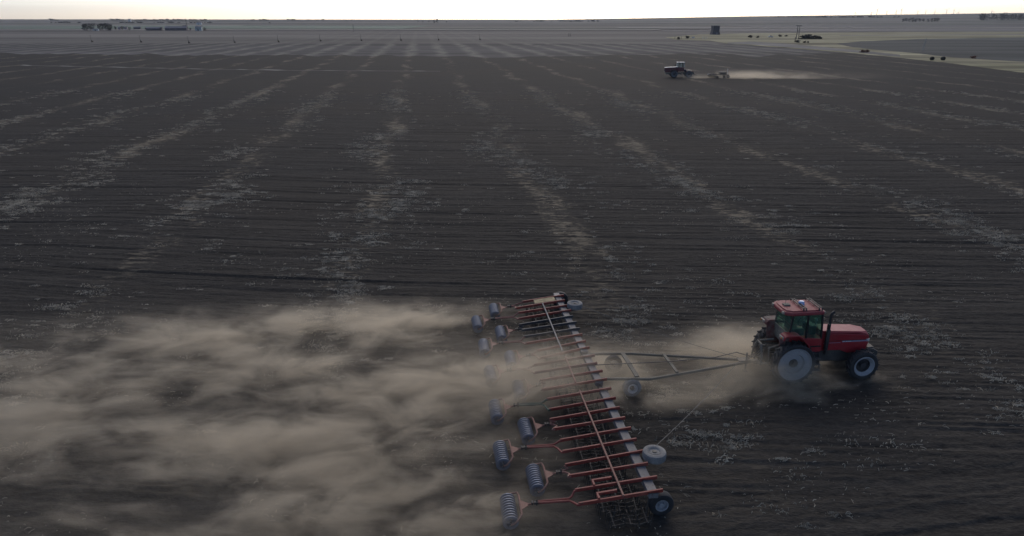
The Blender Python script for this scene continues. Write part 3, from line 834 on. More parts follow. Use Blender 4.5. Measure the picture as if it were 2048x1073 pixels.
    for s_ in (1.72, 14.02):
        wheel(T, (0.32, s_, 0.98), 0.38, 0.28, 0.19, M['tyre_dusty'], [[(-0.12, 0.195), (-0.14, 0.205), (-0.125, 0.18), (-0.105, 0.16), (-0.10, 0.06), (-0.10, 0.0)], [(-0.10, 0.07), (-0.125, 0.06), (-0.13, 0.0)]], 0, axis='z', flip=1, n=32, rimmat=M['tyre_dusty'], hubmat=M['dust_haze_iron'])
        MB().tube([(0.30, s_, 0.98), (0.30, s_, 0.72), (-0.18, s_ - 0.1, 0.70)], 0.04, 8).build('wheel_bracket', M['iron'], T)
    for s_, x in ((6.98, 1.16), (9.02, 0.95)):
        wheel(T, (x, s_, 0.37), 0.375, 0.24, 0.20, M['tyre_dusty'] if s_ < 8 else M['tyre'], W_rim, 0, n=32, rimmat=M['white'] if s_ < 8 else M['rim'])
        MB().tube([(x, s_, 0.37), (x, s_ + (0.25 if s_ < 8 else -0.25), 0.37), (x - 0.3, s_ + (0.25 if s_ < 8 else -0.25), 0.66)], 0.035, 8).build('wheel_arm', M['iron'], T)
    # drawbar frame
    hx, hs = 6.55, 8.02
    for pts in (((-0.1, 7.16, 0.74), (1.85, 6.90, 0.74), (hx, hs - 0.06, 0.66)), ((-0.1, 9.30, 0.74), (1.74, 9.12, 0.74), (hx, hs + 0.06, 0.66))):
        mb = MB()
        mb.beam(pts[0], pts[1], 0.085, 0.10); mb.beam(pts[1], pts[2], 0.085, 0.10)
        mb.build('drawbar_rail', M['beige'], T, bevel=0.01)
    MB().beam((1.36, 7.02, 0.82), (1.34, 9.10, 0.82), 0.17, 0.05).build('drawbar_crossbar', M['beige'], T)
    MB().beam((3.07, 7.20, 0.80), (3.05, 8.80, 0.80), 0.12, 0.05).build('drawbar_crossbar', M['beige'], T)
    MB().box((hx + 0.15, hs, 0.66), (0.5, 0.16, 0.08)).box((hx - 0.3, hs, 0.74), (0.5, 0.3, 0.05)).tube([(hx + 0.36, hs, 0.58), (hx + 0.36, hs, 0.86)], 0.03, 8).build('hitch_tongue', M['dust_haze_iron'], T)
    MB().tube([(hx - 0.25, hs - 0.14, 0.30), (hx - 0.25, hs - 0.14, 1.12)], 0.035, 8).box((hx - 0.25, hs - 0.14, 0.28), (0.16, 0.16, 0.03)).build('parking_jack', M['dust_haze_iron'], T)
    MB().tube([(hx + 0.2, hs, 0.8), (hx - 0.6, hs + 0.1, 1.05), (hx - 1.6, hs, 0.92), (3.2, hs, 0.86), (1.4, hs, 0.88), (-0.1, hs, 0.9)], 0.018, 6).build('hydraulic_hose', M['black'], T)
    # bracing cables to the wing wheels
    for a in ((0.42, 1.95, 1.12), (0.36, 13.85, 1.12)):
        b = Vector((hx - 0.5, hs + (-0.1 if a[1] < 8 else 0.1), 0.80)); a = Vector(a)
        pts = []
        for k in range(13):
            t = k / 12
            p = a.lerp(b, t); p.z -= 0.25 * 4 * t * (1 - t) * 0.5
            pts.append(p)
        MB().tube(pts, 0.009, 5).build('brace_cable', M['cable'], T)
    return T, bars
M['straw_board'] = plain('straw-strewn plate', (0.42, 0.34, 0.20), 0.9, 0.3, 6.0)
M['beige'] = painted('dusty beige frame', (0.17, 0.155, 0.12), 0.6, dust=0.7, dustcol=(0.22, 0.195, 0.15))
M['cable'] = painted('weathered steel cable', (0.15, 0.148, 0.135), 0.5, dust=0.3)
cult_o, BARS = cultivator()

# ------------------------------------------------------------------ ring rollers, each on its own tow arm
def ring_roller(i, s_, x, fork_a, fork_b, arm_mat, label):
    """one gang: rings on an axle, bent yoke, gusset, swivel, tow arm with a fork to two bars"""
    T = empty('ring_roller', (IO.x + x * math.cos(IYAW) - s_ * math.sin(IYAW), IO.y + x * math.sin(IYAW) + s_ * math.cos(IYAW), 0), IYAW + rr.uniform(-0.03, 0.03))
    tag(T, label, 'roller', 'ring rollers towed behind the cultivator')
    nring = 10
    L = 1.14
    for k in range(nring):
        y = -L / 2 + L * (k + 0.5) / nring
        ro = bpy.data.objects.new('ring', RING_MESH); C.objects.link(ro)
        ro.parent = T; ro.location = (0, y, 0.235)
        ro.rotation_euler = (0, rr.uniform(0, 1), 0)
    MB().tube([(0, -L / 2 - 0.05, 0.235), (0, L / 2 + 0.05, 0.235)], 0.03, 8).build('axle', M['iron'], T)
    ym = M['pink_bar']
    zy = 0.42
    yk = [(0.0, -L / 2 - 0.04, 0.235), (0.10, -L / 2 - 0.04, 0.27), (0.24, -L / 2 + 0.02, 0.36), (0.34, -L / 2 + 0.16, zy), (0.34, L / 2 - 0.12, zy), (0.30, L / 2 + 0.02, zy), (0.10, L / 2 + 0.04, 0.38), (0.0, L / 2 + 0.04, 0.235)]
    MB().tube(yk, 0.032, 8).build('yoke', ym, T, smooth=True)
    MB().prism([(0.35, -0.22), (0.35, 0.22), (0.58, 0.05), (0.58, -0.05)], zy - 0.012, zy + 0.012, 'xy').build('gusset', ym, T)
    xs = 0.90
    MB().tube([(0.56, 0, zy), (0.72, 0, zy + 0.02), (xs - 0.10, 0, zy + 0.04)], 0.028, 8).build('tongue', ym, T)
    MB().box((xs - 0.05, 0, zy + 0.05), (0.20, 0.09, 0.07)).tube([(xs - 0.06, 0, zy - 0.05), (xs - 0.06, 0, zy + 0.16)], 0.022, 8).box((xs - 0.20, 0, zy + 0.05), (0.05, 0.12, 0.09)).build('swivel', M['iron'], T)
    ci, si = math.cos(T.rotation_euler.z), math.sin(T.rotation_euler.z)
    def loc(p):     # cultivator frame to this roller's frame
        wx = IO.x + p[0] * math.cos(IYAW) - p[1] * math.sin(IYAW) - T.location.x
        wy = IO.y + p[0] * math.sin(IYAW) + p[1] * math.cos(IYAW) - T.location.y
        return Vector((wx * ci + wy * si, -wx * si + wy * ci, p[2]))
    a, b = loc(fork_a), loc(fork_b)
    zj = zy + 0.06
    xj = min(a.x, b.x) - 0.20
    if xj < xs + 0.10: xj = xs + 0.06
    ymid = (a.y + b.y) / 2 * 0.5
    for sg, e in ((-1, a if a.y < b.y else b), (1, b if a.y < b.y else a)):
        pts = [(xs - 0.02, sg * 0.035, zj), (xj, sg * 0.05 + ymid * 0.6, zj + 0.05), (xj + 0.10, sg * 0.14 + ymid, zj + 0.08), (e.x - 0.03, e.y, e.z - 0.02), (e.x + 0.06, e.y, e.z)]
        MB().tube(pts, 0.036, 8).build('tow_arm', arm_mat, T, smooth=True)
    return T
def ring_mesh():
    # a wedge-rimmed ring with an open spoked centre
    mb = MB()
    mb.lathe([(-0.024, 0.140), (-0.028, 0.180), (-0.013, 0.240), (0.013, 0.240), (0.028, 0.180), (0.024, 0.140)], n=28, closed=True)
    for k in range(5):
        t = 2 * PI * k / 5
        mb.beam((0.03 * math.cos(t), 0, 0.03 * math.sin(t)), (0.172 * math.cos(t), 0, 0.172 * math.sin(t)), 0.03, 0.03, up=(0, 1, 0))
    return mb.mesh('ring', M['ring'], True)
RING_MESH = ring_mesh()
rr = random.Random(3)
ORD = ['', 'second', 'third', 'fourth', 'fifth', 'sixth', 'seventh', 'eighth', 'ninth', 'tenth', 'eleventh', 'twelfth']
RX = [-4.52, -3.52, -4.45, -3.42, -4.36, -3.30, -4.30, -3.32, -4.36, -3.46, -4.48, -3.50]
RS = [0.52, 1.88, 3.33, 4.64, 6.06, 7.45, 8.80, 10.05, 11.40, 12.70, 14.02, 15.45]
for i in range(12):
    if i == 0: lab = 'blue-grey ring roller closest to the camera, on the longest pink tow arm'
    elif i == 4: lab = 'blue-grey ring roller on the only green tow arm, fifth from the near end'
    elif i == 11: lab = 'small farthest ring roller, at the far end of the cultivator row'
    else: lab = '%s ring roller counting from the near end of the cultivator, %s' % (ORD[i], 'on a long arm' if i % 2 == 0 else 'on a short arm')
    am = M['green_bar'] if i == 4 else (M['dark_bar'] if i == 9 else M['red_bar'] if i in (0, 2) else M['pink_bar'])
    ring_roller(i, RS[i], RX[i], BARS[2 * i][1], BARS[2 * i + 1][1], am, lab)
#PART3

# ------------------------------------------------------------------ the second tractor, far off, with its disc harrow
M['far_red'] = painted('faded red paint', (0.13, 0.035, 0.036), 0.6, dust=0.6, dustcol=(0.16, 0.135, 0.125), scale=1.5)
M['pale_top'] = painted('pale paint and painted sky sheen', (0.74, 0.70, 0.68), 0.35, dust=0.2, scale=1.5)  # on the bonnet top the sky's reflection is painted in as this pale tone
M['far_glass'] = glass_mat('clear far glass', (0.80, 0.83, 0.82))
M['far_tyre'] = painted('dusty far tyre rubber', (0.12, 0.12, 0.125), 0.9, dust=0.8, dustcol=(0.22, 0.21, 0.20), scale=2.0)
def articulated():
    p = G(1361.0, 155.0)
    T = empty('articulated_tractor', (p.x, p.y, -0.02), PI + math.radians(-2.0))
    tag(T, 'distant four-wheel articulated tractor with long bonnet driving across the dark field', 'tractor')
    rp = [[(-0.26, 0.48), (-0.30, 0.50), (-0.28, 0.44), (-0.10, 0.40), (-0.06, 0.20)], [(-0.06, 0.24), (-0.2, 0.2), (-0.24, 0.0)]]
    for x in (1.90, -1.90):
        for sy, fl in ((-1, -1), (1, 1)):
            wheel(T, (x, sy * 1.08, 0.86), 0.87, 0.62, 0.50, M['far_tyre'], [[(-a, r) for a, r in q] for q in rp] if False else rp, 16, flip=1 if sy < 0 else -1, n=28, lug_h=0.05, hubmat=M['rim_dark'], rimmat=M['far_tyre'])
    MB().prism([(1.0, 1.25), (4.2, 1.35), (4.32, 1.6), (4.30, 2.42), (1.0, 2.58)], -0.62, 0.62).build('bonnet', M['far_red'], T, bevel=0.06)
    MB().prism([(1.05, 2.585), (4.28, 2.425), (4.28, 2.50), (1.05, 2.68)], -0.66, 0.66).build('bonnet_top', M['pale_top'], T, bevel=0.03)  # pale cap colour stands for sky reflected in the bonnet
    g = MB()
    for k in range(6): g.box((4.33, 0, 1.55 + k * 0.13), (0.03, 1.0, 0.06))
    g.build('grille', M['black'], T)
    for sy in (-1, 1):
        MB().box((4.33, sy * 0.48, 1.50), (0.06, 0.2, 0.16)).build('headlight', M['lamp'], T)
    MB().box((1.9, 0, 1.0), (4.2, 0.8, 0.45)).build('front_frame', M['dust_haze_iron'], T, bevel=0.04)  # lower parts in paler iron: distance haze put into the colour
    MB().box((-1.9, 0, 1.05), (2.9, 0.8, 0.5)).build('rear_frame', M['dust_haze_iron'], T, bevel=0.04)
    MB().tube([(-0.15, 0, 0.7), (-0.15, 0, 1.4)], 0.16, 10).build('articulation_joint', M['dust_haze_iron'], T)
    MB().box((-2.1, 0, 1.46), (2.2, 1.5, 0.22)).build('rear_deck', M['far_red'], T, bevel=0.04)
    MB().box((-0.9, 0, 1.75), (0.5, 1.5, 0.6)).build('fuel_tank', M['dark_bar'], T, bevel=0.05)
    for x in (1.9, -1.9):
        for sy in (-1, 1):
            a, b = sorted((sy * 0.72, sy * 1.40))
            MB().prism([(x - 0.95, 1.45), (x - 0.70, 1.84), (x + 0.70, 1.84), (x + 0.95, 1.45), (x + 0.90, 1.42), (x + 0.66, 1.79), (x - 0.66, 1.79), (x - 0.90, 1.42)], a, b).build('fender', M['black'], T)
    MB().box((0.25, 0, 2.05), (1.75, 1.7, 1.05)).build('cab_body', M['far_red'], T, bevel=0.05)
    for x in (-0.58, 0.25, 1.08):
        for sy in (-1, 1):
            MB().beam((x, sy * 0.80, 2.55), (x * 0.96, sy * 0.78, 3.62), 0.10, 0.09, up=(1, 0, 0)).build('cab_post', M['pale_top'], T)
    for sy in (-1, 1):
        for x0, x1 in ((-0.52, 0.19), (0.31, 1.02)):
            MB().add([(x0, sy * 0.79, 2.6), (x1, sy * 0.79, 2.6), (x1, sy * 0.78, 3.58), (x0, sy * 0.78, 3.58)], [(0, 1, 2, 3)]).build('side_window', M['far_glass'], T)
    for x in (-0.57, 1.07):
        MB().add([(x, -0.74, 2.6), (x, 0.74, 2.6), (x * 0.97, 0.72, 3.58), (x * 0.97, -0.72, 3.58)], [(0, 1, 2, 3)]).build('windshield' if x > 0 else 'rear_window', M['far_glass'], T)
    MB().box((0.25, 0, 3.66), (1.85, 1.75, 0.12)).build('roof_eave', M['black'], T)
    MB().box((0.25, 0, 3.77), (1.95, 1.85, 0.10)).build('cab_roof', M['pale_top'], T, bevel=0.03)
    MB().box((0.75, 0.2, 3.92), (0.25, 0.25, 0.20)).build('roof_vent', M['dust_haze_iron'], T, bevel=0.03)
    MB().tube([(1.5, -0.72, 1.8), (1.5, -0.72, 3.3)], 0.09, 8).build('exhaust_pipe', M['black'], T)
    MB().beam((-3.2, 0, 0.75), (-4.0, 0, 0.65), 0.16, 0.10).build('drawbar', M['dust_haze_iron'], T)
    return T
articulated()
def disc_harrow():
    p = G(1436.0, 156.0)
    T = empty('disc_harrow', (p.x, p.y, 0), PI)
    tag(T, 'small grey disc harrow with an upright mast, towed behind the distant tractor', 'harrow')
    MB().beam((6.6, 0.1, 0.62), (2.2, 0, 0.70), 0.14, 0.12).build('drawbar', M['dust_haze_iron'], T)
    for y in (-1.6, 0.0, 1.6):
        MB().beam((2.4, y * 0.55, 0.85), (-2.3, y, 0.85), 0.12, 0.14).build('frame_rail', M['iron'], T)
    for x in (2.1, 0.3, -1.6):
        MB().beam((x, -2.1, 0.94), (x, 2.1, 0.94), 0.12, 0.12).build('frame_crossbar', M['dust_haze_iron'], T)
    dm = MB().lathe([(0.03, 0.0), (0.02, 0.15), (-0.03, 0.31), (-0.02, 0.31), (0.03, 0.15), (0.04, 0.0)], n=18).mesh('disc', M['iron'], True)
    for x, sk in ((1.2, 0.25), (-1.5, -0.25)):
        g = empty('disc_gang', (x, 0, 0.30), sk, T)
        MB().tube([(0, -2.2, 0), (0, 2.2, 0)], 0.035, 6).build('axle', M['iron'], g)
        for k in range(16):
            d = bpy.data.objects.new('disc', dm); C.objects.link(d); d.parent = g
            d.location = (0, -2.1 + k * 0.28, 0)
    MB().tube([(-2.2, 0.3, 0.85), (-2.2, 0.3, 2.25)], 0.07, 8).build('mast', M['pale_top'], T)
    MB().box((-1.0, 0.2, 1.25), (1.6, 1.8, 0.45)).build('ballast_box', M['iron'], T, bevel=0.05)
    for y in (-1.0, 1.0):
        wheel(T, (-2.3, y, 0.38), 0.38, 0.22, 0.2, M['tyre'], [[(-0.1, 0.2), (-0.12, 0.2), (-0.05, 0.1), (-0.05, 0)]], 0, n=16)
    MB().box((2.3, -1.0, 0.75), (0.4, 0.6, 0.25)).build('toolbox', M['white'], T)
disc_harrow()

# ------------------------------------------------------------------ trees and shrubs
def leaf_mat(name, a, b):
    m, t, p = new_mat(name)
    tc = t.n('ShaderNodeTexCoord').outputs['Object']
    t.l.new(t.mix(t.step(t.noise(tc, 0.8, 4, 0.6), 0.35, 0.65), a, b), p.inputs['Base Color'])
    p.inputs['Roughness'].default_value = 0.9
    return m
M['leaf'] = leaf_mat('dark bare twigs', (0.026, 0.028, 0.026), (0.050, 0.052, 0.046))
M['leaf2'] = leaf_mat('brown scrub', (0.05, 0.042, 0.032), (0.085, 0.07, 0.05))
M['red_leaf'] = leaf_mat('rust red scrub', (0.14, 0.055, 0.035), (0.24, 0.11, 0.07))
M['bark'] = plain('bark', (0.05, 0.045, 0.04), 0.9)
def crown_mesh(seed, h, r, n, mat, size=0.5, low=0.25):
    r_ = np.random.default_rng(seed)
    # leaf clumps about several limb ends
    k = 9
    cz = h * (low + (0.92 - low) * r_.random(k)); ca = r_.random(k) * 2 * PI
    cr = r * (0.15 + 0.6 * r_.random(k)) * (1.0 - 0.5 * np.abs(cz / h - 0.5))
    cen = np.stack([cr * np.cos(ca), cr * np.sin(ca), cz], -1)
    idx = r_.integers(0, k, n)
    P = cen[idx] + r_.normal(0, 1, (n, 3)) * np.array([r * 0.30, r * 0.30, h * 0.09])
    P[:, 2] = np.clip(P[:, 2], h * low * 0.6, h)
    a = r_.normal(0, 1, (n, 3)); a /= np.linalg.norm(a, axis=1)[:, None]
    b = np.cross(a, r_.normal(0, 1, (n, 3))); b /= np.linalg.norm(b, axis=1)[:, None]
    s_ = size * (0.5 + r_.random((n, 1)))
    V = np.stack([P - a * s_ - b * s_ * 0.4, P + a * s_ - b * s_ * 0.4, P + a * s_ * 0.7 + b * s_ * 0.5, P - a * s_ * 0.7 + b * s_ * 0.5], 1).reshape(-1, 3)
    me = bpy.data.meshes.new('crown')
    me.vertices.add(len(V)); me.vertices.foreach_set('co', V.astype(np.float32).ravel())
    me.loops.add(n * 4); me.loops.foreach_set('vertex_index', np.arange(n * 4, dtype=np.int32))
    me.polygons.add(n); me.polygons.foreach_set('loop_start', np.arange(0, n * 4, 4, dtype=np.int32))
    me.update(calc_edges=True); me.materials.append(mat)
    return me, cen
def trunk_mesh(h, r, cen):
    mb = MB()
    mb.tube([(0, 0, -0.3), (0.1, 0, h * 0.3), (0.0, 0.1, h * 0.75)], [r, r * 0.7, r * 0.25], 7)
    for c in cen[:6]:
        mb.tube([(0.05, 0, h * 0.28), tuple(c)], [r * 0.4, r * 0.12], 5)
    return mb.mesh('trunk', M['bark'])
TREES = []
for k in range(4):
    cm, cen = crown_mesh(100 + k, 9.0, 3.0 + 0.4 * k, 420, M['leaf'], 0.40, low=0.10)
    TREES.append((cm, trunk_mesh(9.0, 0.28, cen)))
def tree(px, py, height, k, label, group, cat='tree', name='tree', wide=1.0):
    p = on_terrain(px, py)
    T = empty(name, (p.x, p.y, p.z - 0.1), rng.uniform(0, 6))
    tag(T, label, cat, group)
    for nm, me in (('crown', TREES[k % 4][0]), ('trunk', TREES[k % 4][1])):
        o = bpy.data.objects.new(nm, me); C.objects.link(o); o.parent = T
        o.scale = (height / 9.0 * wide, height / 9.0 * wide, height / 9.0)
    return T
# dark grove on the left with the white shed
grove = [(168, 61, 8.0), (174, 61.5, 8.6), (181, 61, 9.0), (187, 60, 9.2), (199, 61, 8.2), (206, 61, 9.0), (212, 60.5, 9.6), (217, 61, 9.2), (222, 61, 8.2)]
GL = ['leftmost dark tree of the grove beside the white shed', 'second dark tree from the left edge of the far grove', 'dark tree in the grove left of the white shed',
      'dark tree standing right behind the white shed', 'dark tree just right of the white shed', 'dark tree in the middle right of the far grove',
      'tallest dark tree of the far grove', 'dark tree next to the right end of the far grove', 'rightmost dark tree of the far grove']
for i, (x, y, hh) in enumerate(grove): tree(x, y, hh, i, GL[i], 'trees of the far grove')
for i, (x, y, hh, lb) in enumerate([(231, 60, 4.5, 'low dark tree between the grove and the first pink house'), (244.5, 60, 5.0, 'low dark tree between the two small pink houses'),
                                    (259, 60.5, 4.2, 'low dark tree right of the two small pink houses'), (292, 60.5, 3.2, 'low scrubby tree at the left end of the long sheds'),
                                    (322, 61, 3.6, 'scrubby tree between the low shed and the long barn'), (381, 61, 3.4, 'scrubby tree between the long barn and the pale house'),
                                    (410, 61, 3.8, 'scrubby tree just right of the pale house')]):
    tree(x, y, hh, i + 1, lb, 'trees among the farm sheds', wide=1.3)
# trees on the right horizon
RT = [1806, 1812, 1818, 1825, 1832, 1839, 1846, 1856, 1863, 1869, 1875]
RL = ['leftmost', 'second', 'third', 'fourth', 'fifth', 'sixth', 'seventh', 'eighth', 'ninth', 'tenth', 'rightmost']
for i, x in enumerate(RT):
    tree(x, 44.0, [11, 12.5, 12, 15, 12, 11.5, 11, 10.5, 12, 13, 13.5][i], i, '%s tree of the dark windbreak below the wind turbines%s' % (RL[i], '' if i in (0, 10) else ', counted from its left end'), 'windbreak trees on the right horizon', wide=1.4)
for i, (x, y, hh) in enumerate([(836, 45.0, 9), (846, 45.2, 8), (858, 45, 8), (868, 46, 13), (874, 46, 15), (893, 46, 7)]):
    tree(x, y, hh, i, ['leftmost tree of the small clump on the middle skyline', 'second tree from the left of the middle skyline clump', 'third low tree of the middle skyline clump',
                       'tall tree left of the tallest in the middle skyline clump', 'tallest tree of the small clump on the middle skyline', 'small tree at the right end of the middle skyline clump'][i], 'trees on the middle skyline')
def far_wood():
    vs, fs = [], []
    mb_v = []
    n0 = 0
    r_ = np.random.default_rng(5)
    allV = []
    for k in range(46):
        x = 1962 + 110 * r_.random(); y = 40.5 + 0.8 * r_.random()
        p = on_terrain(x, y)
        me = TREES[k % 4][0]
        co = np.empty(len(me.vertices) * 3, np.float32); me.vertices.foreach_get('co', co)
        co = co.reshape(-1, 3) * np.array([2.6, 2.6, 1.6 + 0.8 * r_.random()]) * (1.0 + 0.4 * r_.random())
        allV.append((co + np.array([p.x, p.y, p.z]))[:600])
    V = np.concatenate(allV)
    o = np_mesh('far_wood', V, np.arange(len(V)), 4, M['leaf'])
    tag(o, 'blue-grey belt of far woodland at the right end of the skyline', 'woodland', kind='stuff')
far_wood()

BELT = [crown_mesh(500 + k, 9.0, 4.0, 60, M['leaf'], 1.25, low=0.02)[0] for k in range(4)]
def tree_belt(name, x0, x1, y, n, h, seed, label):
    r_ = np.random.default_rng(seed)
    allV = []
    for k in range(n):
        x = x0 + (x1 - x0) * (r_.random() * 0.6 + 0.4 * (k + r_.random()) / n)
        if vnoise(np.array([x / 37.0]), np.array([seed * 1.7]), 80)[0] < 0.40: continue
        p = on_terrain(x, y + 0.25 * r_.random())
        me = BELT[k % 4]
        co = np.empty(len(me.vertices) * 3, np.float32); me.vertices.foreach_get('co', co)
        hh = h * (0.5 + 0.9 * r_.random()) / 9.0
        co = co.reshape(-1, 3) * np.array([2.4 * hh, 2.4 * hh, hh])
        allV.append(co + np.array([p.x, p.y, p.z - 3.6 * hh]))
    V = np.concatenate(allV)
    o = np_mesh(name, V, np.arange(len(V)), 4, M['leaf'])
    tag(o, label, 'woodland', kind='stuff')
tree_belt('far_wood', -40, 760, 41.4, 170, 11, 1, 'long ragged blue-grey tree belt along the left skyline')
tree_belt('far_wood', 0, 560, 46.0, 80, 7, 2, 'broken line of small far trees above the farm')
tree_belt('far_wood', 1020, 1240, 43.2, 40, 8, 3, 'faint low tree line on the skyline right of centre')
tree_belt('far_wood', 1500, 1800, 35.0, 60, 9, 4, 'faint low trees on the rising ground beyond the twin pole')

# ------------------------------------------------------------------ the farm on the left
M['wall_white'] = painted('whitewashed wall', (0.62, 0.62, 0.60), 0.8, dust=0.2)
M['wall_pink'] = painted('pinkish plaster', (0.42, 0.33, 0.32), 0.8, dust=0.2)
M['wall_dark'] = painted('dark boarded wall', (0.11, 0.10, 0.11), 0.8, dust=0.2)
M['wall_pale'] = painted('pale greenish plaster', (0.45, 0.50, 0.48), 0.8, dust=0.2)
M['roof_grey'] = painted('grey asbestos roofing', (0.24, 0.23, 0.25), 0.8, dust=0.3)
M['roof_dark'] = painted('dark roofing felt', (0.08, 0.08, 0.09), 0.8, dust=0.2)
M['pane'] = plain('dark window pane', (0.03, 0.035, 0.045), 0.2)
def house(px, py, wd, dp, hw, hr, wall, roof, label, name='shed', cat='shed', doors=1, wins=2, group=None):
    p = on_terrain(px, py)
    yaw = math.atan2(-p.x, p.y) * 0.5
    T = empty(name, (p.x, p.y, p.z - 0.05), yaw)
    tag(T, label, cat, group)
    MB().box((0, dp / 2, hw / 2), (wd, dp, hw)).build('wall', M[wall], T)
    e = 0.3
    mb = MB().prism([(-e, hw - 0.02), (dp / 2, hw + hr), (dp + e, hw - 0.02), (dp + e, hw + 0.13), (dp / 2, hw + hr + 0.15), (-e, hw + 0.13)], -wd / 2 - e, wd / 2 + e, 'yz')
    mb.build('roof', M[roof], T)
    gb = MB()
    for sx_ in (-1, 1):
        x = sx_ * (wd / 2 - 0.05)
        MB().prism([(0.0, hw), (dp, hw), (dp / 2, hw + hr)], x - 0.05, x + 0.05, 'yz').build('gable', M[wall], T)
    for k in range(doors):
        x = -wd / 2 + wd * (k + 0.5) / max(doors, 1) * 0.9
        MB().box((x, -0.03, hw * 0.35), (min(1.8, wd * 0.2), 0.06, hw * 0.7)).build('door', M['wall_dark'], T)
    for k in range(wins):
        x = -wd / 2 + wd * (k + 0.75) / (wins + 0.5)
        w_ = MB().box((x, -0.03, hw * 0.6), (1.0, 0.06, hw * 0.3)).build('window', M['wall_white'], T)
        MB().box((x, -0.07, hw * 0.6), (0.8, 0.03, hw * 0.24)).build('pane', M['pane'], w_)
    return T
house(191.5, 62.0, 6.8, 4, 2.0, 0.6, 'wall_white', 'roof_grey', 'long low white shed in front of the dark grove', doors=1, wins=2)
house(239, 59.5, 4.0, 5, 3.0, 1.2, 'wall_pink', 'roof_grey', 'small pinkish house nearer the dark grove', 'house', 'house', 1, 1)
house(251, 59.5, 4.6, 5, 3.0, 1.2, 'wall_pink', 'roof_dark', 'small pinkish house farther from the dark grove', 'house', 'house', 1, 1)
house(274, 58.5, 10, 6, 2.4, 1.4, 'wall_dark', 'roof_grey', 'low dark shed between the pink houses and long sheds', 'shed', 'shed', 2, 1)
house(308, 61, 20, 8, 2.6, 1.8, 'wall_dark', 'roof_grey', 'long dark shed with a grey roof, left of the longest barn', 'barn', 'barn', 3, 2)
house(352, 61.5, 28, 10, 3.2, 2.4, 'wall_dark', 'roof_grey', 'longest farm barn with a lilac-grey roof', 'barn', 'barn', 4, 3)
house(397, 62, 8, 7, 4.6, 1.6, 'wall_pale', 'roof_grey', 'tall pale greenish house at the right end of the farm', 'house', 'house', 1, 3)
house(370, 59, 6, 5, 5.0, 0.8, 'wall_dark', 'roof_dark', 'dark tower-like shed rising behind the longest barn', 'shed', 'shed', 1, 1)
house(398, 50.0, 14, 10, 5, 2, 'wall_white', 'roof_grey', 'pale building far behind the tall greenish house', 'building', 'building', 1, 2)
house(259, 44.2, 11, 10, 11, 2, 'wall_white', 'roof_grey', 'small white block standing alone on the left skyline', 'building', 'building', 1, 2)
def mast(px, py, h):
    p = on_terrain(px, py)
    T = empty('radio_mast', (p.x, p.y, p.z))
    tag(T, 'thin lattice radio mast on the skyline above the longest barn', 'mast')
    for k in range(3):
        a = 2 * PI * k / 3
        MB().tube([(0.8 * math.cos(a), 0.8 * math.sin(a), 0), (0.25 * math.cos(a), 0.25 * math.sin(a), h)], 0.12, 5).build('leg', M['iron'], T)
    mb = MB()
    for j in range(10):
        z0, z1 = h * j / 10, h * (j + 1) / 10
        for k in range(3):
            a, b = 2 * PI * k / 3, 2 * PI * (k + 1) / 3
            r0, r1 = 0.8 - 0.55 * j / 10, 0.8 - 0.55 * (j + 1) / 10
            mb.tube([(r0 * math.cos(a), r0 * math.sin(a), z0), (r1 * math.cos(b), r1 * math.sin(b), z1)], 0.05, 4)
    mb.build('lattice', M['iron'], T)
mast(373, 50, 18)

# ------------------------------------------------------------------ posts and poles
M['wood'] = plain('weathered grey timber', (0.085, 0.078, 0.070), 0.9, 0.3, 4.0)
M['concrete'] = plain('pale concrete', (0.40, 0.38, 0.35), 0.9, 0.2, 3.0)
SH = []
for k in range(3):
    cm, cen = crown_mesh(300 + k, 1.6, 1.0, 160, M['leaf2'], 0.22, low=0.1)
    SH.append((cm, trunk_mesh(1.4, 0.06, cen)))
SHD = []
for k in range(3):
    cm, cen = crown_mesh(330 + k, 1.6, 1.1, 200, M['leaf'], 0.24, low=0.05)
    SHD.append((cm, trunk_mesh(1.4, 0.06, cen)))
SHR = []
for k in range(2):
    cm, cen = crown_mesh(350 + k, 1.6, 1.1, 200, M['red_leaf'], 0.24, low=0.05)
    SHR.append((cm, trunk_mesh(1.4, 0.06, cen)))
def shrub(p, hgt, k, label, group, wide=1.0, src=None, name='shrub'):
    T = empty(name, (p.x, p.y, p.z), k * 1.3)
    tag(T, label, 'shrub', group)
    src = src or SH
    for nm, me in (('crown', src[k % len(src)][0]), ('trunk', src[k % len(src)][1])):
        o = bpy.data.objects.new(nm, me); C.objects.link(o); o.parent = T
        o.scale = (hgt / 1.6 * wide, hgt / 1.6 * wide, hgt / 1.6)
POST = [(183, 84.5), (281, 85), (377, 87.0), (468, 86), (556, 84.6), (640, 83), (722, 82.2), (801, 81.6), (876, 81), (959, 80.2)]
PN = ['leftmost', 'second', 'third', 'fourth', 'fifth', 'sixth', 'seventh', 'eighth', 'ninth', 'rightmost']
for i, (x, y) in enumerate(POST):
    p = G(x, y)
    T = empty('field_pole', (p.x, p.y, -0.1), 0.1 * i)
    tag(T, '%s short line pole%s along the far stubble edge' % (PN[i], '' if i in (0, 9) else ' from the left'), 'pole', 'line poles along the stubble edge')
    MB().tube([(0, 0, -0.1), (0.05 * math.sin(i), 0, 4.4)], [0.10, 0.06], 7).build('shaft', M['wood'], T)
    MB().tube([(0.22, 0.1, -0.1), (0.14, 0.05, 1.5)], [0.14, 0.12], 7).build('footing', M['wood'], T)
    MB().beam((-0.35, 0, 4.2), (0.35, 0, 4.2), 0.06, 0.06).build('crossarm', M['wood'], T)
    shrub(p + Vector((0.5, 0.2, -0.1)), 0.9, i, 'dry scrub tuft at the foot of the %s field pole%s' % (PN[i], '' if i in (0, 9) else ' from the left'), 'scrub tufts at the field poles')
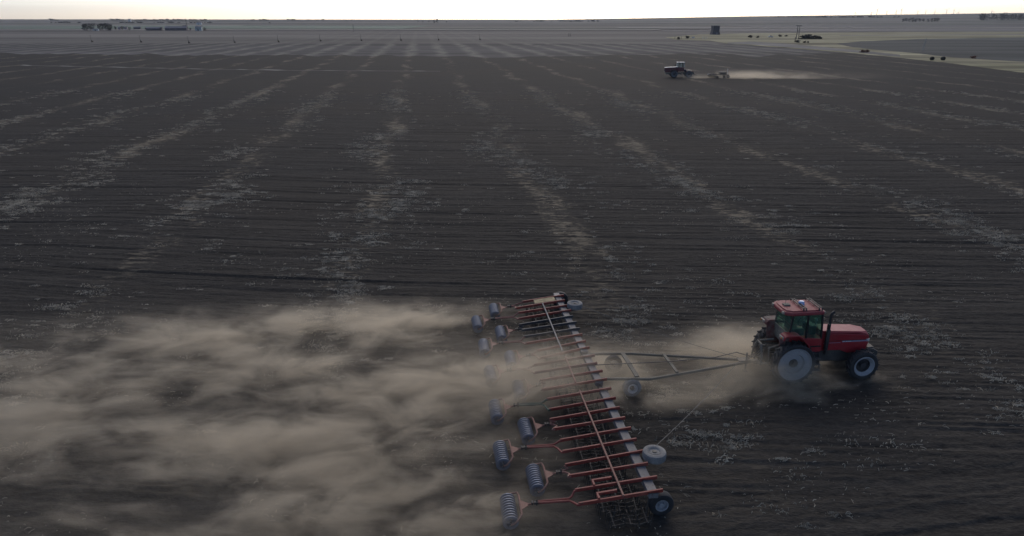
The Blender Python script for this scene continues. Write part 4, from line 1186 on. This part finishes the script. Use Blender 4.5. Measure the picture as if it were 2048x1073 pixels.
def twin_pole():
    p = G(1594.5, 79.0)
    T = empty('utility_pole', (p.x, p.y, -0.1), 0.15)
    tag(T, 'tall twin-post power pole with a crossarm at the grassy roadside', 'pole')
    for x in (-1.0, 1.0):
        MB().tube([(x, 0, 0), (x * 0.75, 0, 10.2)], [0.26, 0.20], 8).build('post', M['wood'], T)
    MB().beam((-2.6, 0, 9.9), (2.6, 0, 9.9), 0.22, 0.28).build('crossarm', M['wood'], T)
    MB().beam((-0.95, 0.15, 3.0), (0.85, 0.15, 7.0), 0.08, 0.12).build('brace', M['wood'], T)
    MB().beam((0.95, -0.15, 3.0), (-0.85, -0.15, 7.0), 0.08, 0.12).build('brace', M['wood'], T)
    for x in (-2.4, 0, 2.4):
        MB().lathe([(9.98, 0.05), (10.05, 0.10), (10.15, 0.06), (10.25, 0.10), (10.35, 0.04)], (x, 0, 0), 8, 'z').build('insulator', M['white'], T)
twin_pole()
def stub(px, py, h, label, mat='wood', r=0.14, lean=0.0, name='post', group=None):
    p = G(px, py)
    T = empty(name, (p.x, p.y, -0.05))
    tag(T, label, 'post', group)
    MB().tube([(0, 0, 0), (lean * h, 0, h)], [r, r * 0.85], 8).build('shaft', M[mat], T)
    MB().lathe([(h, r * 0.85), (h + 0.05, r * 0.6), (h + 0.06, 0)], (lean * h, 0, 0), 8, 'z').build('cap', M[mat], T)
stub(1589.5, 85, 3.2, 'short thick anchor post in front of the twin power pole', r=0.22)
stub(1845, 102, 5.6, 'tall pale post leaning over the dark field on the right', 'concrete', 0.17, 0.12, 'leaning_post')
for i, (x, lb) in enumerate([(1349.5, 'dark fence post at the left end of the roadside junk'), (1363, 'dark fence post right of the first one by the junk')]):
    stub(x, 79, 2.4, lb, group='dark fence posts by the junk', name='fence_post')
for i, (x, lb) in enumerate([(1405.5, 'leftmost of three short white marker posts left of the dark tower'), (1410.5, 'middle of three short white marker posts left of the dark tower'), (1414, 'rightmost of three short white marker posts left of the dark tower')]):
    stub(x, 78.5, 1.8, lb, 'white', 0.12, name='marker_post', group='white marker posts')
for i, (x, lb) in enumerate([(1137, 'left one of two small posts standing in the brown fallow'), (1140.5, 'right one of two small posts standing in the brown fallow')]):
    stub(x, 73.5, 2.6, lb, r=0.2, name='field_post', group='pair of posts in the fallow')
stub(707, 64, 9.0, 'lone thin pole on the pale strip beyond the fallow', r=0.22, name='line_pole')

# dark square tower
def tower():
    p = G(1432, 69.5)
    T = empty('grain_tower', (p.x, p.y, -0.1), 0.12)
    tag(T, 'dark square weathered tower standing alone beyond the grass', 'tower')
    MB().box((0, 3.2, 4.2), (6.4, 6.4, 8.4)).build('wall', M['wall_dark'], T)
    for k in range(13):
        MB().box((-3.08 + k * 0.513, -0.05, 4.25 + 0.04 * math.sin(k * 2.3)), (0.44, 0.10, 8.3)).build('board', M['wood'] if k % 4 == 1 else M['wall_dark'], T)
    MB().box((0, 3.2, 8.5), (6.9, 6.9, 0.22)).build('roof', M['roof_dark'], T)
    MB().prism([(-4.2, 0), (4.2, 0), (3.5, 2.4), (-3.5, 2.4)], -0.5, 6.6).build('base', M['wall_dark'], T)
    MB().box((0.6, -0.56, 1.0), (1.4, 0.08, 2.0)).build('door', M['roof_grey'], T)
    MB().tube([(-3.7, -0.2, 0), (-3.7, -0.2, 9.6)], 0.06, 6).build('antenna', M['concrete'], T)
tower()
# parked car by the roadside
def car():
    p = G(1541, 75.4)
    T = empty('parked_car', (p.x, p.y, 0.03), 0.1)
    tag(T, 'small white car parked on the grass by the dirt track', 'car')
    MB().prism([(-2.1, 0.35), (2.1, 0.35), (2.1, 0.85), (1.3, 0.95), (-1.7, 1.0), (-2.1, 0.9)], -0.82, 0.82).build('body', M['white'], T, bevel=0.06)
    MB().prism([(-1.5, 0.98), (0.95, 0.95), (0.35, 1.45), (-1.2, 1.47)], -0.70, 0.70).build('cabin', M['white'], T, bevel=0.06)
    for sy in (-1, 1):
        MB().add([(-1.25, sy * 0.712, 1.02), (0.65, sy * 0.712, 1.02), (0.25, sy * 0.712, 1.38), (-1.05, sy * 0.712, 1.38)], [(0, 1, 2, 3)]).build('side_window', M['pane'], T)
        for x in (-1.3, 1.3):
            wheel(T, (x, sy * 0.74, 0.30), 0.31, 0.18, 0.18, M['tyre'], [[(-0.08, 0.18), (-0.09, 0.17), (-0.06, 0.08), (-0.06, 0)]], 0, n=16)
        MB().box((2.09, sy * 0.6, 0.72), (0.06, 0.3, 0.14)).build('headlight', M['lamp'], T)
car()
# row of dark scrub right of the twin pole
for i in range(9):
    x = 1604 + i * 4.4
    shrub(G(x, 78.6 - 0.4 * (i % 2)) + Vector((0, 0, 0.0)), [2.4, 2.6, 3.0, 3.2, 2.4, 2.2, 2.5, 2.3, 2.1][i], i, '%s dark bush of the row right of the twin power pole%s' % (['leftmost', 'second', 'third', 'fourth', 'fifth', 'sixth', 'seventh', 'eighth', 'rightmost'][i], '' if i in (0, 8) else ', from the left'), 'dark bushes beside the twin pole', 1.2, SHD, 'bush')
for i, (x, y, hh, lb) in enumerate([(1500, 76.5, 2.2, 'brown bush left of the parked white car'), (1515, 76, 1.6, 'low brown bush close to the left of the white car'), (1560, 74.5, 1.8, 'brown bush just right of the parked white car'),
                                    (1572, 74, 1.5, 'low brown bush halfway between the white car and twin pole'), (1594.5, 85.5, 1.6, 'dark bush at the foot of the anchor post'), (1609, 86, 1.1, 'small low bush below the dark bush row, left one'),
                                    (1616, 86.2, 1.0, 'small low bush below the dark bush row, right one'), (1357, 79, 1.6, 'brown bush between the two dark fence posts'), (1374, 78, 2.0, 'brown bush right of the two dark fence posts'),
                                    (1724, 105.5, 1.3, 'reddish bush on the verge, left of the pair'), (1734, 105.5, 1.2, 'reddish bush on the verge, right of the pair'), (1948, 117.5, 1.1, 'pinkish scrub tuft on the far right verge')]):
    shrub(G(x, y) + Vector((0, 0, 0.0)), hh, i, lb, 'roadside bushes', 1.4, SHD if i in (4, 5, 6) else SHR if i in (9, 10, 11) else SH, 'bush')
# junk: white crate, two dark bales
def bale(px, py, label, k):
    p = G(px, py)
    T = empty('round_bale', (p.x, p.y, 0.16), 0.3 * k)
    tag(T, label, 'bale', 'dark bales on the verge'); T.location.z = 0.02
    r = 0.62
    mb = MB().lathe([(-0.6, 0.0), (-0.6, r * 0.5), (-0.58, r * 0.95), (-0.5, r), (0.0, r * 1.02), (0.5, r), (0.58, r * 0.95), (0.6, r * 0.5), (0.6, 0.0)], (0, 0, r), 20)
    mb.build('straw_roll', M['bale'], T, smooth=True)
    for y in (-0.35, -0.1, 0.15, 0.4):
        MB().lathe([(y - 0.012, r * 1.025), (y, r * 1.035), (y + 0.012, r * 1.025)], (0, 0, r), 20).build('twine', M['wood'], T)
M['bale'] = plain('black weathered bale', (0.022, 0.023, 0.018), 0.9, 0.3, 3.0)
bale(1863.5, 121, 'black round bale on the right verge, the left one of two', 0)
bale(1885.5, 121, 'black round bale on the right verge, the right one of two', 1)
def crate():
    p = G(1386, 77.0)
    T = empty('crate', (p.x, p.y, 0.03), 0.2)
    tag(T, 'white crate lying among the junk right of the fence posts', 'crate')
    for k in range(4): MB().box((0, 0, 0.12 + k * 0.28), (2.0, 1.2, 0.22)).build('slat', M['white'], T)
    for x in (-0.9, 0.9): MB().box((x, -0.63, 0.52), (0.12, 0.06, 1.05)).build('upright', M['white'], T)
crate()

# ------------------------------------------------------------------ wind turbines beyond the right skyline
M['turbine'] = plain('turbine grey', (0.75, 0.74, 0.72), 0.5, 0.03)
TB = [(1711, 26.0), (1743, 25.5), (1755, 19.5), (1774, 23.5), (1793, 22.5), (1803.5, 19.5), (1836, 23.5), (1852, 22.5), (1870, 24.0), (1894, 20.5), (1908.5, 20.5), (1917, 25), (1984, 23.0)]
TW = MB().tube([(0, 0, -60), (0, 0, 0)], [2.3, 1.5], 10).mesh('tower', M['turbine'], True)
NA = MB().box((0, 1.2, 0.6), (3.2, 9.0, 3.4)).mesh('nacelle', M['turbine'])
BLM = MB().add([(-0.9, -4.2, 1.0), (0.9, -4.0, 1.0), (1.5, -4.0, 8.0), (-0.5, -4.2, 8.0), (0.25, -4.1, 33.0), (-0.25, -4.15, 33.0), (0, -4.7, 1.0), (0.4, -4.5, 8.0)],
               [(0, 1, 2, 3), (3, 2, 4, 5), (0, 6, 1), (6, 7, 2, 1), (0, 3, 7, 6), (7, 4, 2), (3, 5, 4, 7)]).mesh('blade', M['turbine'])
HUBM = MB().lathe([(-5.6, 0.0), (-5.2, 0.9), (-4.0, 1.5), (-3.0, 1.5)], (0, 0, 0), 12).mesh('hub', M['turbine'], True)
TN = ['leftmost', 'second', 'third', 'fourth', 'fifth', 'sixth', 'seventh', 'eighth', 'ninth', 'tenth', 'eleventh', 'twelfth', 'rightmost']
for i, (x, y) in enumerate(TB):
    D = 8300 + 260 * (i % 4)
    d = ray(x, y); d = d / d.y
    p = Vector((0, 0, CAM_H)) + d * (D / math.hypot(1, d.x))
    gz_ = float(terrain(p.x, p.y))
    T = empty('wind_turbine', (p.x, p.y, gz_), rng.uniform(-0.5, 0.5))
    tag(T, '%s of the faint grey wind turbines on the right skyline%s' % (TN[i], '' if i in (0, 12) else ', counted from the left'), 'wind turbine', 'wind turbines on the skyline')
    hub = p.z - gz_
    for nm, me in (('tower', TW), ('nacelle', NA), ('hub', HUBM)):
        o = bpy.data.objects.new(nm, me); C.objects.link(o); o.parent = T; o.location = (0, 0, hub)
        if nm == 'tower': o.scale = (1, 1, hub / 60 + 0.02)
    a0 = rng.uniform(0, 2)
    for k in range(3):
        o = bpy.data.objects.new('blade', BLM); C.objects.link(o); o.parent = T; o.location = (0, 0, hub)
        o.rotation_euler = (0, a0 + k * 2 * PI / 3, 0)

# ------------------------------------------------------------------ dust thrown up by the machines, and the hazy air
def dust_cloud(label, origin, yaw, x0, x1, y0, y1, top, dens, col, prof, scale=(0.16, 0.30, 0.55), edge=1.6, thr=(0.38, 0.72), step=0.25, aniso=0.35, tops=None, seed=(0, 0, 0), floor=0.05):
    """closed box of dust; density falls off upward and to the sides and breaks into wisps.
    prof: (x, density factor) along the track, tops: (x, height) of the cloud's upper edge"""
    m = bpy.data.materials.new('dust'); m.use_nodes = True
    t = NT(m)
    m.node_tree.nodes.remove(m.node_tree.nodes['Principled BSDF'])
    out = m.node_tree.nodes['Material Output']
    tc = t.n('ShaderNodeTexCoord').outputs['Object']
    s_ = t.n('ShaderNodeSeparateXYZ'); t.l.new(tc, s_.inputs[0])
    X, Y, Z = s_.outputs
    n1 = t.noise(t.mapv(tc, scale, seed), 1.0, 5, 0.68, 0.5)
    n2 = t.noise(t.mapv(tc, (scale[0] * 0.33, scale[1] * 0.4, 0.1), (5 + seed[0], 3, 0)), 1.0, 1, 0.5)
    wob = t.m('MULTIPLY', t.m('SUBTRACT', n1, 0.5), 3.0)
    def curve(pts):
        f = t.n('ShaderNodeFloatCurve')
        cv = f.mapping.curves[0]
        lo, hi = pts[0][0], pts[-1][0]
        mx = max(v for _, v in pts)
        while len(cv.points) < len(pts): cv.points.new(0.5, 0.5)
        for q, (a, v) in zip(cv.points, sorted(pts)):
            q.location = ((a - lo) / (hi - lo), v / mx); q.handle_type = 'AUTO'
        f.mapping.update()
        nx = t.m('DIVIDE', t.m('SUBTRACT', X, lo), hi - lo, clamp=True)
        t.l.new(nx, f.inputs['Value'])
        return t.m('MULTIPLY', f.outputs[0], mx)
    amp = curve(prof)
    tp = curve(tops) if tops else top
    hz = t.m('DIVIDE', Z, tp)
    hmask = t.m('POWER', t.m('SUBTRACT', 1.0, t.step(hz, 0.0, 1.0)), 1.3)
    ye = t.m('ADD', Y, t.m('MULTIPLY', wob, edge * 0.5))
    ym = t.m('MULTIPLY', t.step(ye, y0, y0 + edge), t.step(ye, y1, y1 - edge))
    # wisps: the threshold rises with height so that the top breaks up
    lift = t.m('MULTIPLY', hz, 0.16)
    nn = t.m('ADD', t.m('SUBTRACT', n1, lift), t.m('MULTIPLY', t.m('SUBTRACT', n2, 0.5), 0.45))
    wisps = t.m('ADD', t.step(nn, thr[0], thr[1]), floor)
    de = t.m('MULTIPLY', t.m('MULTIPLY', t.m('MULTIPLY', wisps, hmask), t.m('MULTIPLY', ym, amp)), dens)
    v = t.n('ShaderNodeVolumePrincipled')
    v.inputs['Color'].default_value = (*col, 1)
    v.inputs['Anisotropy'].default_value = aniso
    t.l.new(de, v.inputs['Density'])
    t.l.new(v.outputs[0], out.inputs['Volume'])
    zz = 0.02
    mb = MB().box(((x0 + x1) / 2, (y0 + y1) / 2, top / 2 + zz), (x1 - x0, y1 - y0, top))
    o = mb.build('dust_cloud', m)
    o.location = (origin[0], origin[1], 0); o.rotation_euler = (0, 0, yaw)
    avg = ((x1 - x0) + (y1 - y0) + top) / 3
    m.cycles.volume_step_rate = step / (avg * 0.1)
    tag(o, label, 'dust', kind='stuff')
    return o
TAN = (0.97, 0.865, 0.70)
dust_cloud('broad tan dust cloud rolling back from the ring rollers', IO, IYAW, -48, -1.0, -7.0, 17.6, 2.5, 1.6, TAN,
           [(-48, 0.24), (-30, 0.32), (-20, 0.48), (-12, 0.78), (-8, 1.0), (-5.6, 0.9), (-4.4, 0.55), (-2.5, 0.22), (-1.0, 0.0)], edge=2.8, scale=(0.40, 0.78, 1.1), step=0.5,
           tops=[(-48, 2.1), (-20, 2.0), (-8, 1.8), (-4, 1.3), (-1.0, 0.7)], thr=(0.41, 0.67), floor=0.05)
dust_cloud('thin tan dust drifting between the tractor and the cultivator beam', IO, IYAW, -8.0, 8.8, 5.2, 11.4, 2.2, 1.5, TAN,
           [(-8.0, 0.0), (-5.0, 0.8), (-2.5, 1.55), (0.5, 1.25), (3.0, 0.85), (6.0, 1.1), (7.8, 1.0), (8.8, 0.0)], edge=1.6, scale=(0.40, 0.66, 0.9), step=0.45, seed=(2, 9, 0),
           tops=[(-8.0, 1.8), (-1.0, 1.9), (3.0, 1.4), (6.5, 2.2), (8.8, 1.6)], thr=(0.34, 0.64), floor=0.10)
dust_cloud('small puff of dust under the belly of the near tractor', IO, IYAW, 7.4, 12.4, 5.6, 9.0, 0.9, 0.9, TAN,
           [(7.4, 0.0), (8.4, 1.0), (10.6, 0.9), (12.4, 0.0)], edge=0.8, scale=(0.5, 0.8, 1.0), step=0.35, seed=(7, 1, 0), thr=(0.42, 0.64))
fp_ = G(1455, 157)
dust_cloud('low pale dust trail stretching behind the distant disc harrow', fp_, -0.02, -3, 46, -4.5, 4.5, 2.6, 0.27, TAN,
           [(-3, 0.0), (0, 0.7), (5, 1.0), (12, 0.6), (22, 0.2), (34, 0.05), (46, 0.0)], edge=2.0, step=1.0, seed=(3, 3, 0), thr=(0.3, 0.6))
fp2 = G(1372, 157)
dust_cloud('thin dust hanging between the distant tractor and its harrow', fp2, -0.02, -1, 12, -2.5, 2.5, 1.6, 0.16, TAN,
           [(-1, 0.0), (2, 1.0), (9, 0.8), (12, 0.0)], edge=1.6, step=1.0, seed=(1, 4, 0), thr=(0.3, 0.6))

def haze():
    m = bpy.data.materials.new('haze'); m.use_nodes = True
    t = NT(m)
    m.node_tree.nodes.remove(m.node_tree.nodes['Principled BSDF'])
    v = t.n('ShaderNodeVolumePrincipled')
    v.inputs['Color'].default_value = (0.92, 0.94, 0.97, 1)
    v.inputs['Density'].default_value = 4.5e-5
    v.inputs['Anisotropy'].default_value = 0.0
    t.l.new(v.outputs[0], m.node_tree.nodes['Material Output'].inputs['Volume'])
    o = MB().box((0, 0, 99.0), (24000, 24000, 202.0)).build('haze', m)
    tag(o, 'thin pale haze filling the air over the plain', 'haze', kind='stuff')
haze()
